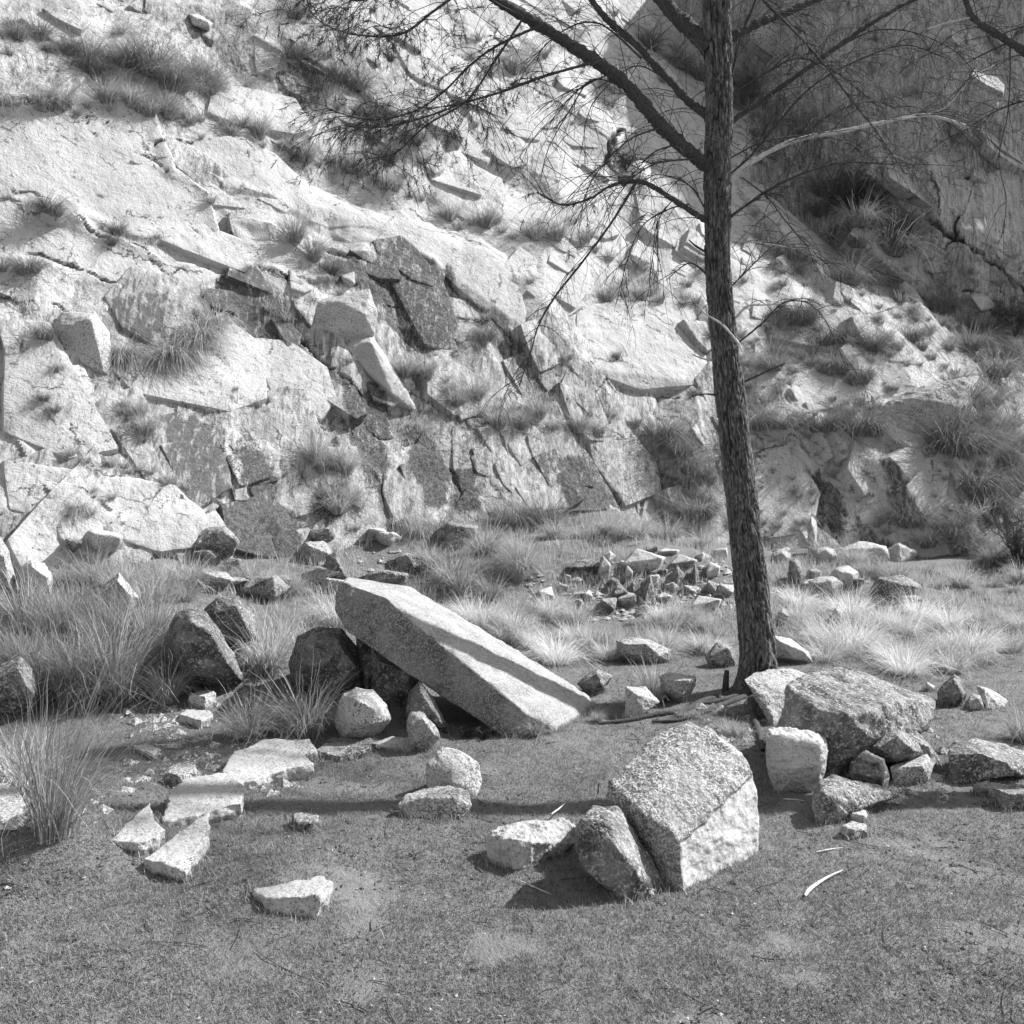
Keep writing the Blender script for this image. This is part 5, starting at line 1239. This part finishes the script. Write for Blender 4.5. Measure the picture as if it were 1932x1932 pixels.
branch(pine2, [(2100,140),(2000,180),(1932,190),(1870,215),(1800,260)], 6, 1.8, .2, Yt=Y2+.3, twigs=16, tl=.4, droop=.8)

for (p0, p1, p2, dd) in (((2090,120),(2240,40),(2420,-20),.5), ((2095,-60),(1990,-140),(1960,-260),.6), ((2095,-180),(2230,-260),(2380,-300),-.8), ((2095,-320),(2180,-420),(2330,-470),.3), ((2095,-420),(1990,-520),(1930,-640),-.6), ((2095,-560),(2200,-640),(2300,-760),.8)):
    branch(pine2, [p0, p1, p2], 16, 5, dd, Yt=6.5, twigs=26, tl=.9, needle=.5)  # unseen limbs added so their twigs dapple the shadow on the turf
# shrubs: small-leaved dark bushes at the right edge and a dead one on the slope
def shrub(label, px_, py_, h, w, dens, mat, seed, cat='shrub'):
    q = surf(px_, py_); r = np.random.RandomState(seed); A = Acc(); Lf = Acc()
    root_ = bpy.data.objects.new('shrub', None); COL.objects.link(root_); root_.location = q; tag(root_, label, cat)
    hm, wm = px2m(h, q.y), px2m(w, q.y)
    for k in range(dens):
        th = r.uniform(0, 6.28); v = np.array([np.cos(th)*wm/hm*.6, np.sin(th)*.6*wm/hm, 1.0])
        P = twig_path((0, 0, 0), v, hm*(.5+.7*r.rand()), r, .35, 8); A.add(*tube(P, np.linspace(.008, .002, len(P)), 4))
        for s_ in range(4):
            j = r.randint(2, 8); S = twig_path(P[j], r.normal(size=3)+np.array([0, 0, .5]), hm*.28, r, .2, 4); A.add(*tube(S, np.linspace(.004, .001, len(S)), 3))
            if mat: Lf.add(*needles(S[-1], (S[-1]-S[-2])/np.linalg.norm(S[-1]-S[-2]), hm*.09+.02, 26, r))
    ob('stems', A.mesh('stems', MAT['twig'] if mat else MAT['deadwood_lit']), None, root_)
    if mat: ob('foliage', Lf.mesh('foliage', MAT['shrub'], True), None, root_)
shrub('dark bush on the slope at the right edge below the long crack', 1915, 640, 110, 90, 50, True, 1)
shrub('leafless tangled bush low on the slope at the right', 1830, 985, 70, 90, 46, False, 2)
shrub('dark bush filling the right edge above the bright grass', 1925, 1080, 120, 70, 44, True, 3)
shrub('ragged dark shrub under the far wall right of the pale bough', 1600, 400, 110, 80, 46, True, 4)
shrub('second ragged shrub hanging lower under the far wall', 1690, 480, 100, 80, 44, True, 5)
shrub('small round shrub behind the bough fork left of the trunk', 1180, 320, 60, 50, 20, True, 6)
shrub('low leafy shrublet in the black gap at the slab front', 880, 1392, 22, 26, 14, True, 7)
shrub('leafy shrublet by the slab foot in the black gap', 915, 1394, 26, 28, 14, True, 8)

# ------------------------------------------------------------------ sticks on the turf
rq = np.random.RandomState(55); A = Acc()
for (x_, y_, z_) in ground_pts(900, 2.9, 9.5, .02, 500, 56)[:420]:
    L_ = rq.uniform(.03, .16)*(1.8 if rq.rand() < .1 else 1); a_ = rq.uniform(0, 6.28); bnd = rq.normal(0, .25)
    tt = np.linspace(-.5, .5, 6); X_ = x_ + np.cos(a_ + bnd*tt)*L_*tt; Y_ = y_ + np.sin(a_ + bnd*tt)*L_*tt
    A.add(*tube(np.stack([X_, Y_, ground_z(X_, Y_)+.008], 1), np.full(6, rq.uniform(.0012, .0032)), 4))
tag(ob('fallen_twigs', A.mesh('fallen_twigs', MAT['litter'])), 'small fallen twigs strewn over the turf', 'twigs', kind='stuff')
def stick(label, pts, w, mat='deadwood_lit', lift=.01):
    W3 = [(*G(a, b)[:2], G(a, b).z + lift) for a, b in pts]; P = spline(W3, 16)
    q = Vector(P[0]); w_ = px2m(w, q.y)/2
    V, F = tube(P, w_*np.concatenate([np.linspace(.6, 1, 5), np.linspace(1, .3, 11)]), 5)
    tag(ob('stick', mk_mesh('stick', V-P[0][None], F), MAT[mat], loc=q), label, 'stick')
stick('pale bent stick on the turf in front of the weathered log-like stone', [(982,1668),(1010,1680),(1040,1692)], 4)
stick('long pale stick curving over the turf at the lower right', [(1518,1700),(1530,1682),(1560,1664),(1590,1650)], 9, lift=.015)
stick('thin twig trailing from the pale stick at the lower right', [(1590,1652),(1610,1640),(1640,1632)], 3, 'litter')
stick('short pale stick leaning on the log-like stone', [(1040,1556),(1055,1545),(1066,1534)], 4, lift=.05)
stick('pale stick just right of the largest boulder', [(1478,1512),(1500,1513),(1518,1515)], 3)
stick('dark stick just right of the largest boulder', [(1438,1517),(1450,1518),(1465,1521)], 4, 'litter')
stick('short stick on the turf below the wedge-shaped rock', [(1540,1612),(1570,1606),(1590,1605)], 4)
stick('thin curved stem lying across the lower left turf', [(480,1800),(540,1840),(620,1862),(660,1830)], 2.5, 'litter')
stick('long fine stem arching across the lower left corner', [(0,1700),(30,1690),(60,1680)], 3, 'litter')
stick('fine pale stem on the turf behind the log-like stone', [(1140,1590),(1148,1570),(1152,1550)], 2)
stick('dark twig at the right in the shadow band', [(1850,1524),(1890,1520),(1932,1530)], 5, 'litter')
for i, (a, b, h) in enumerate(((1128, 1500, 22), (1153, 1510, 22))):
    q = G(a, b); P = spline([(q.x, q.y, q.z-.01), (q.x+.004, q.y, q.z+px2m(h, q.y))], 5); V, F = tube(P, np.linspace(.005, .003, 5), 5)
    tag(ob('stick', mk_mesh('stick', V-np.array(q[:])[None], F), MAT['branch'], loc=q), ('left' if i == 0 else 'right')+' of two dark sprigs standing on the turf left of the largest boulder', 'stick')
print('objects', len(bpy.data.objects), 'TREE', TREE)
